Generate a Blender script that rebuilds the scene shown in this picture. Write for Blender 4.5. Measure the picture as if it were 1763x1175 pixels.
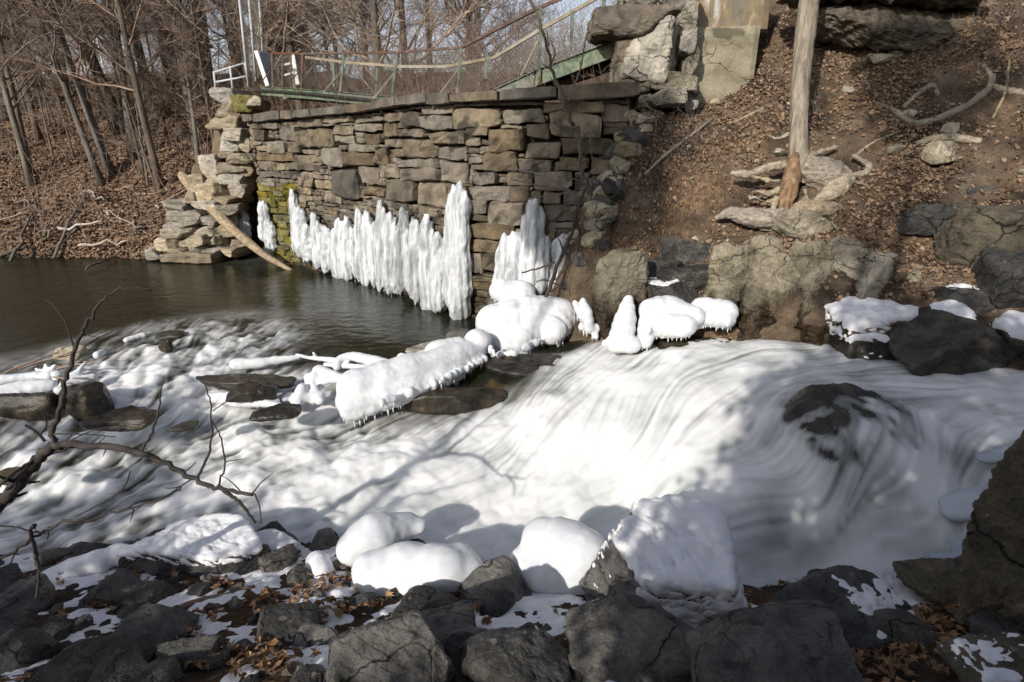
import bpy, math, random
import numpy as np
from mathutils import Vector, Matrix

for _o in list(bpy.data.objects):
    bpy.data.objects.remove(_o)
SC = bpy.context.scene
COL = SC.collection
R = math.radians

# ------------------------------------------------------------------ camera, sky, sun, exposure
CAMZ, PITCH, FPX = 3.0, 19.0, 980.0          # metres above the pool, degrees down, focal length in photo pixels
cam = bpy.data.cameras.new('camera')
cam.lens = FPX / 1763 * 36
cam.clip_start, cam.clip_end = 0.05, 3000
cam_ob = bpy.data.objects.new('camera', cam)
cam_ob.location = (0, 0, CAMZ)
cam_ob.rotation_euler = (R(90 - PITCH), 0, 0)
COL.objects.link(cam_ob)
SC.camera = cam_ob

SUN_EL = 27.0
SUN_DIR = Vector((0.50 * math.cos(R(SUN_EL)) / math.hypot(.5, .8), 0.80 * math.cos(R(SUN_EL)) / math.hypot(.5, .8), -math.sin(R(SUN_EL))))
world = bpy.data.worlds.new('World')
SC.world = world
world.use_nodes = True
wn = world.node_tree
sky = wn.nodes.new('ShaderNodeTexSky')
sky.sky_type = 'NISHITA'
sky.sun_disc = False
sky.sun_elevation = R(SUN_EL)
sky.sun_rotation = R(212)
sky.air_density, sky.dust_density, sky.ozone_density = 1.0, 1.6, 1.2
wbg = wn.nodes['Background']
wbg.inputs['Strength'].default_value = 0.12
whs = wn.nodes.new('ShaderNodeHueSaturation'); whs.inputs['Saturation'].default_value = .55; whs.inputs['Hue'].default_value = .515   # sky colour desaturated as a white balance
wn.links.new(sky.outputs[0], whs.inputs['Color']); wn.links.new(whs.outputs[0], wbg.inputs['Color'])
sl = bpy.data.lights.new('sun', 'SUN')
sl.energy, sl.angle, sl.color = 3.8, R(0.55), (1.0, 0.935, 0.85)
so = bpy.data.objects.new('sun', sl)
so.rotation_euler = SUN_DIR.to_track_quat('-Z', 'Y').to_euler()
so.location = (-8, -12, 14)
COL.objects.link(so)
SC.view_settings.view_transform = 'Standard'
SC.view_settings.look = 'None'
SC.view_settings.exposure = 0.34
SC.view_settings.gamma = 1
SC.view_settings.use_curve_mapping = False
SC.cycles.max_bounces = 8
SC.cycles.transparent_max_bounces = 12
SC.cycles.caustics_reflective = False
SC.cycles.caustics_refractive = False

# ------------------------------------------------------------------ photograph pixel -> place
CP, SP = math.cos(R(PITCH)), math.sin(R(PITCH))
def ray(px, py):
    xr, yr = (px - 881.5) / FPX, -(py - 587.5) / FPX
    return np.array((xr, CP + yr * SP, -SP + yr * CP))
def PZ(px, py, z):
    d = ray(px, py); return np.array((0, 0, CAMZ)) + d * ((z - CAMZ) / d[2])
def PY(px, py, Y):
    d = ray(px, py); return np.array((0, 0, CAMZ)) + d * (Y / d[1])
def proj(p):
    x, y, z = p[0], p[1], p[2] - CAMZ
    dep = y * CP - z * SP
    return 881.5 + FPX * x / dep, 587.5 - FPX * (y * SP + z * CP) / dep, dep
def mpp(p):                                   # metres per photo pixel at a point
    return (p[1] * CP - (p[2] - CAMZ) * SP) / FPX

# ------------------------------------------------------------------ noise and interpolation
_rs = np.random.RandomState(7)
_perm = np.concatenate([_rs.permutation(512)] * 3)
_grad = _rs.normal(size=(512, 3)); _grad /= np.linalg.norm(_grad, axis=1)[:, None]
def perlin(p):
    p = np.asarray(p, float)
    i = np.floor(p).astype(int); f = p - i
    u = f * f * f * (f * (f * 6 - 15) + 10)
    i &= 511
    out = 0
    for dx in (0, 1):
        for dy in (0, 1):
            for dz in (0, 1):
                h = _perm[_perm[_perm[(i[..., 0] + dx) & 511] + ((i[..., 1] + dy) & 511)] + ((i[..., 2] + dz) & 511)]
                g = _grad[h]
                d = (f - np.array((dx, dy, dz)))
                w = (u[..., 0] if dx else 1 - u[..., 0]) * (u[..., 1] if dy else 1 - u[..., 1]) * (u[..., 2] if dz else 1 - u[..., 2])
                out = out + w * (g * d).sum(-1)
    return out * 1.5
def fbm(p, oct=4, gain=.5):
    p = np.asarray(p, float); a, s = 1.0, 0
    for k in range(oct):
        s = s + a * perlin(p + k * 17.3); p = p * 2.03; a *= gain
    return s
def fbm2(x, y, sc, oct=4, seed=0.):
    return fbm(np.stack([x * sc, y * sc, np.full_like(x, seed)], -1), oct)
def sstep(a, b, x):
    t = np.clip((x - a) / (b - a), 0, 1); return t * t * (3 - 2 * t)
class RBF:                                    # smooth surface through scattered points
    def __init__(s, P, v, lin=True, smooth=1e-4):
        s.P = np.asarray(P, float)[:, :2]; v = np.asarray(v, float)
        n = len(v); A = s.k(s.P, s.P) + smooth * np.eye(n)
        Q = np.c_[np.ones(n), s.P]
        M = np.block([[A, Q], [Q.T, np.zeros((3, 3))]])
        s.w = np.linalg.lstsq(M, np.r_[v, 0, 0, 0], rcond=None)[0]
    def k(s, a, b):
        r = np.sqrt(((a[:, None] - b[None]) ** 2).sum(-1)); return r
    def __call__(s, x, y):
        x = np.asarray(x, float); sh = x.shape; q = np.c_[x.ravel(), np.asarray(y, float).ravel()]
        out = np.empty(len(q))
        for a in range(0, len(q), 40000):
            b = q[a:a + 40000]
            out[a:a + 40000] = s.k(b, s.P) @ s.w[:-3] + s.w[-3] + b @ s.w[-2:]
        return out.reshape(sh)
def idw(P, v, x, y, p=3.0):
    P = np.asarray(P, float)[:, :2]; v = np.asarray(v, float)
    sh = x.shape; q = np.c_[x.ravel(), y.ravel()]
    out = np.empty((len(q),) + v.shape[1:])
    for a in range(0, len(q), 40000):
        b = q[a:a + 40000]
        d = ((b[:, None] - P[None]) ** 2).sum(-1) + .02
        w = d ** (-p / 2); w /= w.sum(1)[:, None]
        out[a:a + 40000] = w @ v
    return out.reshape(sh + v.shape[1:])

# ------------------------------------------------------------------ mesh helpers
def mk(name, V, F, smooth=True):
    me = bpy.data.meshes.new(name)
    V = np.asarray(V, dtype=np.float32)
    if isinstance(F, np.ndarray):
        k = F.shape[1]; n = len(F)
        me.vertices.add(len(V)); me.vertices.foreach_set('co', V.ravel())
        me.loops.add(n * k); me.loops.foreach_set('vertex_index', F.astype(np.int32).ravel())
        me.polygons.add(n)
        me.polygons.foreach_set('loop_start', np.arange(0, n * k, k, dtype=np.int32))
        me.update(calc_edges=True)
    else:
        me.from_pydata(V.tolist(), [], F); me.update()
    me.polygons.foreach_set('use_smooth', np.full(len(me.polygons), smooth))
    return me
def put(name, me, mat, parent=None, label=None, cat=None, group=None, kind=None, loc=None, rot=None, scale=None):
    o = bpy.data.objects.new(name, me)
    COL.objects.link(o)
    if me is not None and mat is not None and len(me.materials) == 0:
        me.materials.append(mat)
    if parent is not None: o.parent = parent
    if label: o['label'] = label
    if cat: o['category'] = cat
    if group: o['group'] = group
    if kind: o['kind'] = kind
    if loc is not None: o.location = [float(q) for q in loc]
    if rot is not None: o.rotation_euler = rot
    if scale is not None: o.scale = scale if hasattr(scale, '__len__') else (scale,) * 3
    return o
def thing(name, label, cat, loc=(0, 0, 0), group=None):
    return put(name, None, None, None, label, cat, group, None, loc)
class MB:                                     # collects pieces of ONE mesh
    def __init__(s): s.V, s.Q, s.T, s.n = [], [], [], 0
    def add(s, V, Q=None, T=None):
        s.V.append(np.asarray(V, float))
        if Q is not None and len(Q): s.Q.append(np.asarray(Q, int) + s.n)
        if T is not None and len(T): s.T.append(np.asarray(T, int) + s.n)
        s.n += len(V)
    def tube(s, pts, rad, k=6, cap=True):
        pts = np.asarray(pts, float); n = len(pts)
        rad = np.broadcast_to(np.asarray(rad, float), (n,))
        t = np.gradient(pts, axis=0); t /= np.linalg.norm(t, axis=1)[:, None] + 1e-9
        up = np.array((0, 0, 1.)) if abs(t[:, 2]).mean() < .8 else np.array((1., 0, 0))
        a = np.cross(t, up); a /= np.linalg.norm(a, axis=1)[:, None] + 1e-9
        b = np.cross(t, a)
        th = np.arange(k) / k * 2 * math.pi
        V = pts[:, None] + rad[:, None, None] * (np.cos(th)[None, :, None] * a[:, None] + np.sin(th)[None, :, None] * b[:, None])
        i = np.arange(n - 1)[:, None] * k; j = np.arange(k)[None]; jn = (j + 1) % k
        Q = np.stack([i + j, i + jn, i + k + jn, i + k + j], -1).reshape(-1, 4)
        V = V.reshape(-1, 3); T = []
        if cap:
            V = np.vstack([V, pts[0], pts[-1]]); m = n * k
            for q in range(k):
                T += [(m, (q + 1) % k, q), (m + 1, (n - 1) * k + q, (n - 1) * k + (q + 1) % k)]
        s.add(V, Q, T)
    def box(s, c, half, rot=None):
        c = np.asarray(c, float); h = np.asarray(half, float)
        V = np.array([(x, y, z) for x in (-1, 1) for y in (-1, 1) for z in (-1, 1)]) * h
        if rot is not None: V = V @ np.asarray(rot).T
        s.add(V + c, [(0, 1, 3, 2), (4, 6, 7, 5), (0, 4, 5, 1), (2, 3, 7, 6), (0, 2, 6, 4), (1, 5, 7, 3)])
    def bar(s, a, b, w, h, up=(0, 0, 1)):
        a, b = np.asarray(a, float), np.asarray(b, float)
        t = b - a; L = np.linalg.norm(t); t /= L
        r = np.cross(t, up); r /= np.linalg.norm(r); u = np.cross(r, t)
        s.box((a + b) / 2, (L / 2, w / 2, h / 2), np.stack([t, r, u], 1))
    def sphere(s, c, r, k=2):
        V, F = ico(k); s.add(V * np.asarray(r) + np.asarray(c), None, F)
    def mesh(s, name, smooth=True):
        V = np.vstack(s.V); Q = np.vstack(s.Q) if s.Q else np.zeros((0, 4), int); T = np.vstack(s.T) if s.T else np.zeros((0, 3), int)
        me = bpy.data.meshes.new(name)
        me.vertices.add(len(V)); me.vertices.foreach_set('co', V.astype(np.float32).ravel())
        me.loops.add(len(Q) * 4 + len(T) * 3)
        me.loops.foreach_set('vertex_index', np.r_[Q.ravel(), T.ravel()].astype(np.int32))
        me.polygons.add(len(Q) + len(T))
        me.polygons.foreach_set('loop_start', np.r_[np.arange(len(Q)) * 4, len(Q) * 4 + np.arange(len(T)) * 3].astype(np.int32))
        me.update(calc_edges=True)
        me.polygons.foreach_set('use_smooth', np.full(len(me.polygons), smooth))
        return me
_icos = {}
def ico(k):
    if k not in _icos:
        t = (1 + 5 ** .5) / 2
        V = [(-1, t, 0), (1, t, 0), (-1, -t, 0), (1, -t, 0), (0, -1, t), (0, 1, t), (0, -1, -t), (0, 1, -t), (t, 0, -1), (t, 0, 1), (-t, 0, -1), (-t, 0, 1)]
        F = [(0, 11, 5), (0, 5, 1), (0, 1, 7), (0, 7, 10), (0, 10, 11), (1, 5, 9), (5, 11, 4), (11, 10, 2), (10, 7, 6), (7, 1, 8), (3, 9, 4), (3, 4, 2), (3, 2, 6), (3, 6, 8), (3, 8, 9), (4, 9, 5), (2, 4, 11), (6, 2, 10), (8, 6, 7), (9, 8, 1)]
        V = [np.array(v) / np.linalg.norm(v) for v in V]
        for _ in range(k):
            mid = {}; NF = []
            def m(a, b):
                e = (min(a, b), max(a, b))
                if e not in mid:
                    q = V[a] + V[b]; V.append(q / np.linalg.norm(q)); mid[e] = len(V) - 1
                return mid[e]
            for a, b, c in F:
                ab, bc, ca = m(a, b), m(b, c), m(c, a)
                NF += [(a, ab, ca), (b, bc, ab), (c, ca, bc), (ab, bc, ca)]
            F = NF
        _icos[k] = (np.array(V), np.array(F))
    return _icos[k]
def grid(xs, ys, zf):
    X, Y = np.meshgrid(xs, ys); Z = zf(X, Y) if callable(zf) else zf
    n, m = X.shape
    i = np.arange(n - 1)[:, None] * m; j = np.arange(m - 1)[None]
    Q = np.stack([i + j, i + j + 1, i + m + j + 1, i + m + j], -1).reshape(-1, 4)
    return np.stack([X, Y, Z], -1).reshape(-1, 3), Q
def vnormals(V, F):
    n = np.zeros_like(V)
    fn = np.cross(V[F[:, 1]] - V[F[:, 0]], V[F[:, -1]] - V[F[:, 0]])
    for k in range(F.shape[1]): np.add.at(n, F[:, k], fn)
    return n / (np.linalg.norm(n, axis=1)[:, None] + 1e-12)
def remeshed(mb, voxel, smooth_it=3, disp=None):
    """voxel union of overlapping pieces, optionally roughened along normals"""
    me = mb.mesh('tmp'); o = bpy.data.objects.new('tmp', me); COL.objects.link(o)
    m = o.modifiers.new('r', 'REMESH'); m.mode = 'VOXEL'; m.voxel_size = voxel
    if smooth_it:
        s = o.modifiers.new('s', 'SMOOTH'); s.factor = .5; s.iterations = smooth_it
    dg = bpy.context.evaluated_depsgraph_get(); ev = o.evaluated_get(dg); e = ev.to_mesh()
    V = np.empty(len(e.vertices) * 3); e.vertices.foreach_get('co', V); V = V.reshape(-1, 3)
    F = np.empty(len(e.loops), int); e.loops.foreach_get('vertex_index', F); F = F.reshape(-1, 4)
    ev.to_mesh_clear(); bpy.data.objects.remove(o); bpy.data.meshes.remove(me)
    if disp is not None: V = V + vnormals(V, F) * disp(V)[:, None]
    return V, F

# ------------------------------------------------------------------ materials
def new_mat(name):
    m = bpy.data.materials.new(name); m.use_nodes = True
    nt = m.node_tree; nt.nodes.clear()
    out = nt.nodes.new('ShaderNodeOutputMaterial'); b = nt.nodes.new('ShaderNodeBsdfPrincipled')
    nt.links.new(b.outputs[0], out.inputs[0])
    return m, nt, b, out
def nd(nt, t, **kw):
    n = nt.nodes.new(t)
    for k, v in kw.items():
        if k in n.inputs: n.inputs[k].default_value = v
        else: setattr(n, k, v)
    return n
def coords(nt, world=True, scale=(1, 1, 1), rot=(0, 0, 0)):
    if world: c = nd(nt, 'ShaderNodeNewGeometry').outputs['Position']
    else: c = nd(nt, 'ShaderNodeTexCoord').outputs['Object']
    m = nd(nt, 'ShaderNodeMapping'); m.inputs['Scale'].default_value = scale; m.inputs['Rotation'].default_value = rot
    nt.links.new(c, m.inputs['Vector']); return m.outputs[0]
def noise(nt, vec, scale, detail=6, rough=.6, dist=0.):
    n = nd(nt, 'ShaderNodeTexNoise'); n.inputs['Scale'].default_value = scale; n.inputs['Detail'].default_value = detail
    n.inputs['Roughness'].default_value = rough; n.inputs['Distortion'].default_value = dist
    nt.links.new(vec, n.inputs['Vector']); return n.outputs[0]
def ramp(nt, fac, stops):
    r = nd(nt, 'ShaderNodeValToRGB'); e = r.color_ramp.elements
    while len(e) < len(stops): e.new(.5)
    for q, (p, c) in zip(e, stops):
        q.position = p; q.color = (c, c, c, 1) if not hasattr(c, '__len__') else tuple(c) + (1,)
    nt.links.new(fac, r.inputs[0]); return r.outputs[0]
def mixc(nt, fac, a, b, blend='MIX'):
    m = nd(nt, 'ShaderNodeMix', data_type='RGBA', blend_type=blend)
    for s, v in ((0, fac), (6, a), (7, b)):
        if hasattr(v, 'links') or isinstance(v, bpy.types.NodeSocket): nt.links.new(v, m.inputs[s])
        else: m.inputs[s].default_value = v if s == 0 else (tuple(v) + (1,))
    return m.outputs[2]
def bump(nt, b, h, strength=.5, dist=.02, prev=None):
    n = nd(nt, 'ShaderNodeBump'); n.inputs['Strength'].default_value = strength; n.inputs['Distance'].default_value = dist
    nt.links.new(h, n.inputs['Height'])
    if prev is not None: nt.links.new(prev, n.inputs['Normal'])
    nt.links.new(n.outputs[0], b.inputs['Normal']); return n.outputs[0]
def stone_mat(name, stops, scale=3., rough=.85, world=True, rand=.35, bstr=.6, bdist=.02, fine=40, extra=None, stretch=(1, 1, 1), spots=None, rot=(0, 0, 0), cracks=None):
    m, nt, b, out = new_mat(name)
    v = coords(nt, world, stretch, rot)
    n1 = noise(nt, v, scale, 8, .65, .3)
    c = ramp(nt, n1, stops)
    n2 = noise(nt, v, fine, 5, .7)
    c = mixc(nt, .55, c, ramp(nt, n2, [(.3, .25), (.5, .5), (.72, .8)]), 'OVERLAY')
    if spots:
        n3 = noise(nt, v, spots[0], 4, .6)
        c = mixc(nt, ramp(nt, n3, [(spots[1], 0.), (spots[1] + .06, 1.)]), c, spots[2])
    crk = None
    if cracks:
        dv = nd(nt, 'ShaderNodeVectorMath', operation='MULTIPLY_ADD'); dn = nd(nt, 'ShaderNodeTexNoise'); dn.inputs['Scale'].default_value = 3.; dn.inputs['Detail'].default_value = 5
        nt.links.new(v, dn.inputs['Vector']); nt.links.new(dn.outputs['Color'], dv.inputs[0]); dv.inputs[1].default_value = (.45, .45, .45); nt.links.new(v, dv.inputs[2])
        vo = nd(nt, 'ShaderNodeTexVoronoi', feature='DISTANCE_TO_EDGE'); vo.inputs['Scale'].default_value = cracks[0]; nt.links.new(dv.outputs[0], vo.inputs['Vector'])
        gate = ramp(nt, noise(nt, v, 1.3, 3, .5), [(.42, 0.), (.55, 1.)])
        line = ramp(nt, vo.outputs['Distance'], [(0., 1.), (cracks[1], 0.)])
        ml_ = nd(nt, 'ShaderNodeMath', operation='MULTIPLY'); nt.links.new(gate, ml_.inputs[0]); nt.links.new(line, ml_.inputs[1]); crk = ml_.outputs[0]
        c = mixc(nt, crk, c, (.012, .011, .009))
    if rand:
        oi = nd(nt, 'ShaderNodeObjectInfo')
        mr = nd(nt, 'ShaderNodeMapRange'); mr.inputs[3].default_value = 1 - rand; mr.inputs[4].default_value = 1 + rand
        nt.links.new(oi.outputs['Random'], mr.inputs[0])
        hsv = nd(nt, 'ShaderNodeHueSaturation'); nt.links.new(mr.outputs[0], hsv.inputs['Value']); nt.links.new(c, hsv.inputs['Color'])
        ml = nd(nt, 'ShaderNodeMath', operation='MULTIPLY_ADD'); ml.inputs[1].default_value = 7.3; ml.inputs[2].default_value = .1
        nt.links.new(oi.outputs['Random'], ml.inputs[0])
        fr = nd(nt, 'ShaderNodeMath', operation='FRACT'); nt.links.new(ml.outputs[0], fr.inputs[0])
        ms = nd(nt, 'ShaderNodeMapRange'); ms.inputs[3].default_value = .6; ms.inputs[4].default_value = 1.25
        nt.links.new(fr.outputs[0], ms.inputs[0]); nt.links.new(ms.outputs[0], hsv.inputs['Saturation'])
        c = hsv.outputs[0]
    nt.links.new(c, b.inputs['Base Color'])
    b.inputs['Roughness'].default_value = rough
    b.inputs['Specular IOR Level'].default_value = .3
    p = bump(nt, b, n1, bstr, bdist * 3)
    p = bump(nt, b, n2, bstr * .7, bdist * .5, p)
    if crk is not None:
        inv = nd(nt, 'ShaderNodeMath', operation='SUBTRACT'); inv.inputs[0].default_value = 1.; nt.links.new(crk, inv.inputs[1]); bump(nt, b, inv.outputs[0], .8, .03, p)
    return m
M = {}
M['wall_stone'] = stone_mat('wall_stone', [(.3, (.06, .05, .037)), (.45, (.15, .122, .085)), (.58, (.22, .178, .124)), (.75, (.125, .106, .08))], 2.6, spots=(1.9, .57, (.06, .05, .04)), rand=.28, bstr=.9)
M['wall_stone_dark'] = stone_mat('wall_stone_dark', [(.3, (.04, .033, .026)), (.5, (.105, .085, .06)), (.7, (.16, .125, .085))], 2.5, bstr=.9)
M['wall_wet'] = stone_mat('wall_wet', [(.3, (.025, .022, .016)), (.5, (.075, .06, .035)), (.7, (.13, .10, .055))], 3, rough=.35)
M['coping'] = stone_mat('coping', [(.3, (.05, .042, .033)), (.5, (.12, .10, .075)), (.7, (.19, .155, .11))], 2.5, rand=.2, bstr=1.)
M['moss'] = stone_mat('moss', [(.3, (.05, .045, .012)), (.5, (.13, .115, .03)), (.7, (.20, .16, .06))], 4, bdist=.03)
M['ledge'] = stone_mat('ledge', [(.3, (.10, .085, .065)), (.5, (.27, .23, .17)), (.7, (.42, .37, .28))], 3, stretch=(1, 1, 4))
M['pier'] = stone_mat('pier', [(.3, (.09, .08, .06)), (.5, (.24, .215, .165)), (.7, (.40, .36, .28))], 2.5, spots=(2, .62, (.08, .075, .06)), cracks=(2.2, .02))
M['concrete'] = stone_mat('concrete', [(.3, (.17, .15, .10)), (.5, (.32, .285, .20)), (.7, (.42, .38, .28))], 1.5, rand=0, bdist=.006, fine=25, stretch=(1, 1, 2.2), spots=(1.1, .6, (.13, .12, .08)), cracks=(.8, .008))
M['concrete_stained'] = stone_mat('concrete_stained', [(.32, (.11, .10, .085)), (.46, (.24, .21, .16)), (.56, (.30, .22, .12)), (.66, (.55, .54, .5))], 1.9, rand=0, bdist=.006, stretch=(2.2, 1, .8))
M['riprap'] = stone_mat('riprap', [(.3, (.018, .018, .017)), (.5, (.05, .048, .044)), (.7, (.105, .10, .09))], 4, rough=.6, rand=.3, spots=(9, .64, (.15, .145, .13)), bstr=1., bdist=.03, cracks=(2.4, .02))
M['slate'] = stone_mat('slate', [(.28, (.03, .029, .027)), (.42, (.085, .081, .073)), (.56, (.13, .123, .108)), (.74, (.23, .215, .18))], 4.5, rough=.75, rand=.3, spots=(7, .60, (.055, .052, .047)), fine=60, bstr=1., bdist=.03, cracks=(2.2, .02))
M['wet_rock'] = stone_mat('wet_rock', [(.3, (.012, .011, .009)), (.5, (.035, .030, .022)), (.7, (.075, .06, .04))], 4, rough=.22, rand=.25)
M['brown_rock'] = stone_mat('brown_rock', [(.3, (.03, .023, .015)), (.5, (.075, .056, .035)), (.7, (.13, .10, .066))], 4, rough=.4, rand=.25)
M['bedrock'] = stone_mat('bedrock', [(.3, (.07, .06, .042)), (.48, (.19, .165, .115)), (.62, (.27, .24, .17)), (.75, (.37, .34, .27))], 2.4, rand=.22, stretch=(1, 1, 2.), rot=(0, .7, 0), spots=(1.4, .63, (.11, .10, .03)), bstr=.9, bdist=.03, cracks=(1.3, .016))
def wet_foot(m, z0, z1):
    """splash-wet dark stain with a ragged edge low on the rock"""
    nt = m.node_tree; b = next(n for n in nt.nodes if n.type == 'BSDF_PRINCIPLED')
    src = b.inputs['Base Color'].links[0].from_socket
    sx = nd(nt, 'ShaderNodeSeparateXYZ'); nt.links.new(nd(nt, 'ShaderNodeNewGeometry').outputs['Position'], sx.inputs[0])
    n = noise(nt, coords(nt, True, (1.6, 1.6, .5)), 2.4, 5, .6)
    ma = nd(nt, 'ShaderNodeMath', operation='MULTIPLY_ADD'); ma.inputs[1].default_value = -1.1; nt.links.new(n, ma.inputs[0]); nt.links.new(sx.outputs[2], ma.inputs[2])
    mr = nd(nt, 'ShaderNodeMapRange'); mr.inputs[1].default_value = z0 - .55; mr.inputs[2].default_value = z1 - .55; mr.inputs[3].default_value = 1; mr.inputs[4].default_value = 0; nt.links.new(ma.outputs[0], mr.inputs[0])
    wet = mixc(nt, 1., src, (.16, .115, .07), 'MULTIPLY')
    nt.links.new(mixc(nt, mr.outputs[0], src, wet), b.inputs['Base Color'])
    r = nd(nt, 'ShaderNodeMapRange'); r.inputs[3].default_value = .85; r.inputs[4].default_value = .25; nt.links.new(mr.outputs[0], r.inputs[0]); nt.links.new(r.outputs[0], b.inputs['Roughness'])
wet_foot(M['bedrock'], .8, 1.15)
M['tan_rock'] = stone_mat('tan_rock', [(.3, (.13, .11, .08)), (.5, (.30, .26, .19)), (.7, (.46, .42, .33))], 4, rand=.2, cracks=(3., .03))
M['outcrop'] = stone_mat('outcrop', [(.3, (.035, .03, .022)), (.5, (.10, .085, .06)), (.7, (.165, .14, .10))], 3.2, rand=0, spots=(9, .66, (.24, .22, .17)), fine=60, bstr=1., bdist=.03, cracks=(1.3, .022))
def soil_mat(name, stops, sc, leafc, leafs=22, amount=.5, bd=.04, grit=None):
    m, nt, b, out = new_mat(name)
    v = coords(nt)
    n1 = noise(nt, v, sc, 8, .65)
    c = ramp(nt, n1, stops)
    vo = nd(nt, 'ShaderNodeTexVoronoi'); vo.inputs['Scale'].default_value = leafs; vo.inputs['Randomness'].default_value = 1
    nt.links.new(coords(nt, True, (1, 1, .7)), vo.inputs['Vector'])
    lc = mixc(nt, nd_sep(nt, vo.outputs['Color']), leafc[0], leafc[1])
    n3 = noise(nt, v, .9, 4, .6)
    f = ramp(nt, n3, [(amount - .08, 0.), (amount + .12, .9)])
    c = mixc(nt, f, c, lc)
    if grit:
        gv = nd(nt, 'ShaderNodeTexVoronoi'); gv.inputs['Scale'].default_value = 26; nt.links.new(v, gv.inputs['Vector'])
        c = mixc(nt, ramp(nt, gv.outputs['Distance'], [(.10, .8), (.16, 0.)]), c, grit)
    n2 = noise(nt, v, 55, 4, .7)
    c = mixc(nt, .6, c, ramp(nt, n2, [(.3, .2), (.7, .8)]), 'OVERLAY')
    nt.links.new(c, b.inputs['Base Color']); b.inputs['Roughness'].default_value = .95
    b.inputs['Specular IOR Level'].default_value = .15
    p = bump(nt, b, vo.outputs['Distance'], .5, bd)
    bump(nt, b, n2, .5, bd * .4, p)
    return m
def nd_sep(nt, col):
    s = nd(nt, 'ShaderNodeSeparateColor'); nt.links.new(col, s.inputs[0]); return s.outputs[0]
M['hill'] = soil_mat('hill_litter', [(.3, (.06, .042, .03)), (.5, (.12, .08, .055)), (.7, (.18, .13, .09))], 1.5, ((.10, .06, .038), (.26, .165, .105)), 13, .42)
M['bank'] = soil_mat('bank_soil', [(.34, (.028, .022, .017)), (.48, (.068, .051, .036)), (.6, (.125, .094, .066)), (.74, (.23, .185, .135))], 1.4, ((.08, .05, .03), (.26, .17, .10)), 24, .56, .05, (.24, .22, .18))
M['near'] = soil_mat('near_soil', [(.3, (.018, .014, .011)), (.5, (.045, .034, .025)), (.7, (.08, .06, .042))], 3., ((.04, .024, .014), (.12, .068, .034)), 24, .5)
M['bed'] = soil_mat('river_bed', [(.3, (.09, .065, .032)), (.5, (.22, .155, .08)), (.7, (.34, .25, .14))], 2.5, ((.10, .07, .035), (.36, .27, .16)), 7, .5)
def leaf_mat(name, c0, c1):
    m, nt, b, out = new_mat(name)
    g = nd(nt, 'ShaderNodeNewGeometry')
    n = noise(nt, coords(nt), 30, 4, .6)
    c = mixc(nt, g.outputs['Random Per Island'], c0, c1)
    c = mixc(nt, .5, c, ramp(nt, n, [(.3, .25), (.7, .75)]), 'OVERLAY')
    nt.links.new(c, b.inputs['Base Color']); b.inputs['Roughness'].default_value = .75
    b.inputs['Specular IOR Level'].default_value = .25
    return m
M['leaf'] = leaf_mat('dry_leaf', (.10, .052, .026), (.34, .20, .105))
M['leaf_far'] = leaf_mat('dry_leaf_far', (.06, .038, .025), (.30, .205, .135))
M['leaf_tan'] = leaf_mat('tan_leaf', (.30, .19, .09), (.42, .28, .15))
M['needle'] = leaf_mat('needle', (.012, .02, .010), (.045, .06, .03))
M['bark'] = stone_mat('bark', [(.3, (.06, .052, .044)), (.5, (.13, .11, .088)), (.7, (.20, .17, .135))], 5, stretch=(1, 1, .25), world=False, rand=.3, fine=40)
M['bark_green'] = stone_mat('bark_green', [(.3, (.10, .095, .07)), (.5, (.19, .18, .13)), (.7, (.28, .26, .19))], 5, stretch=(1, 1, .25), world=False, rand=.2)
M['twig'] = stone_mat('twig', [(.3, (.13, .095, .075)), (.5, (.24, .18, .145)), (.7, (.35, .275, .225))], 3, world=False, rand=.3, bstr=.1)
M['twig_pale'] = stone_mat('twig_pale', [(.3, (.22, .175, .135)), (.5, (.36, .29, .23)), (.7, (.47, .385, .30))], 3, world=False, rand=.25, bstr=.1)
M['dark_twig'] = stone_mat('dark_twig', [(.3, (.022, .018, .017)), (.5, (.045, .038, .035)), (.7, (.075, .062, .055))], 8, world=True, rand=0, bstr=.3, bdist=.004)
M['deadwood'] = stone_mat('deadwood', [(.3, (.10, .085, .068)), (.5, (.24, .205, .16)), (.68, (.37, .325, .26))], 6, stretch=(3, 3, .35), world=True, rand=.12, fine=30, bdist=.012)
M['rotwood'] = stone_mat('rotwood', [(.3, (.07, .04, .025)), (.5, (.20, .125, .07)), (.7, (.36, .25, .15))], 7, stretch=(2, 2, .6), world=True, rand=0)
M['root'] = stone_mat('root', [(.3, (.13, .105, .075)), (.5, (.30, .245, .17)), (.7, (.45, .38, .27))], 10, world=True, rand=.2, fine=45, bdist=.012, bstr=.8, stretch=(1, 1.6, 2.2))
M['log'] = stone_mat('log', [(.3, (.14, .11, .08)), (.5, (.33, .27, .20)), (.7, (.46, .39, .30))], 8, world=True, stretch=(1.3, 1.3, 1.3), rand=.1)
M['green_steel'] = stone_mat('green_steel', [(.3, (.025, .04, .03)), (.46, (.085, .115, .08)), (.56, (.17, .19, .14)), (.64, (.13, .055, .025))], 4, rough=.6, rand=.1, bdist=.004)
M['rust_steel'] = stone_mat('rust_steel', [(.3, (.045, .026, .018)), (.5, (.10, .052, .034)), (.7, (.16, .10, .07))], 6, rough=.7, rand=.1, bdist=.004)
M['pale_rail'] = stone_mat('pale_rail', [(.3, (.13, .11, .07)), (.5, (.27, .23, .16)), (.7, (.36, .31, .22))], 4, rand=.1)
M['dark_steel'] = stone_mat('dark_steel', [(.3, (.015, .014, .012)), (.5, (.035, .032, .027)), (.7, (.07, .06, .05))], 4, rand=0)
M['galv'] = stone_mat('galv', [(.3, (.34, .36, .38)), (.7, (.5, .52, .54))], 4, rough=.45, rand=.1, bstr=.1)
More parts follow.
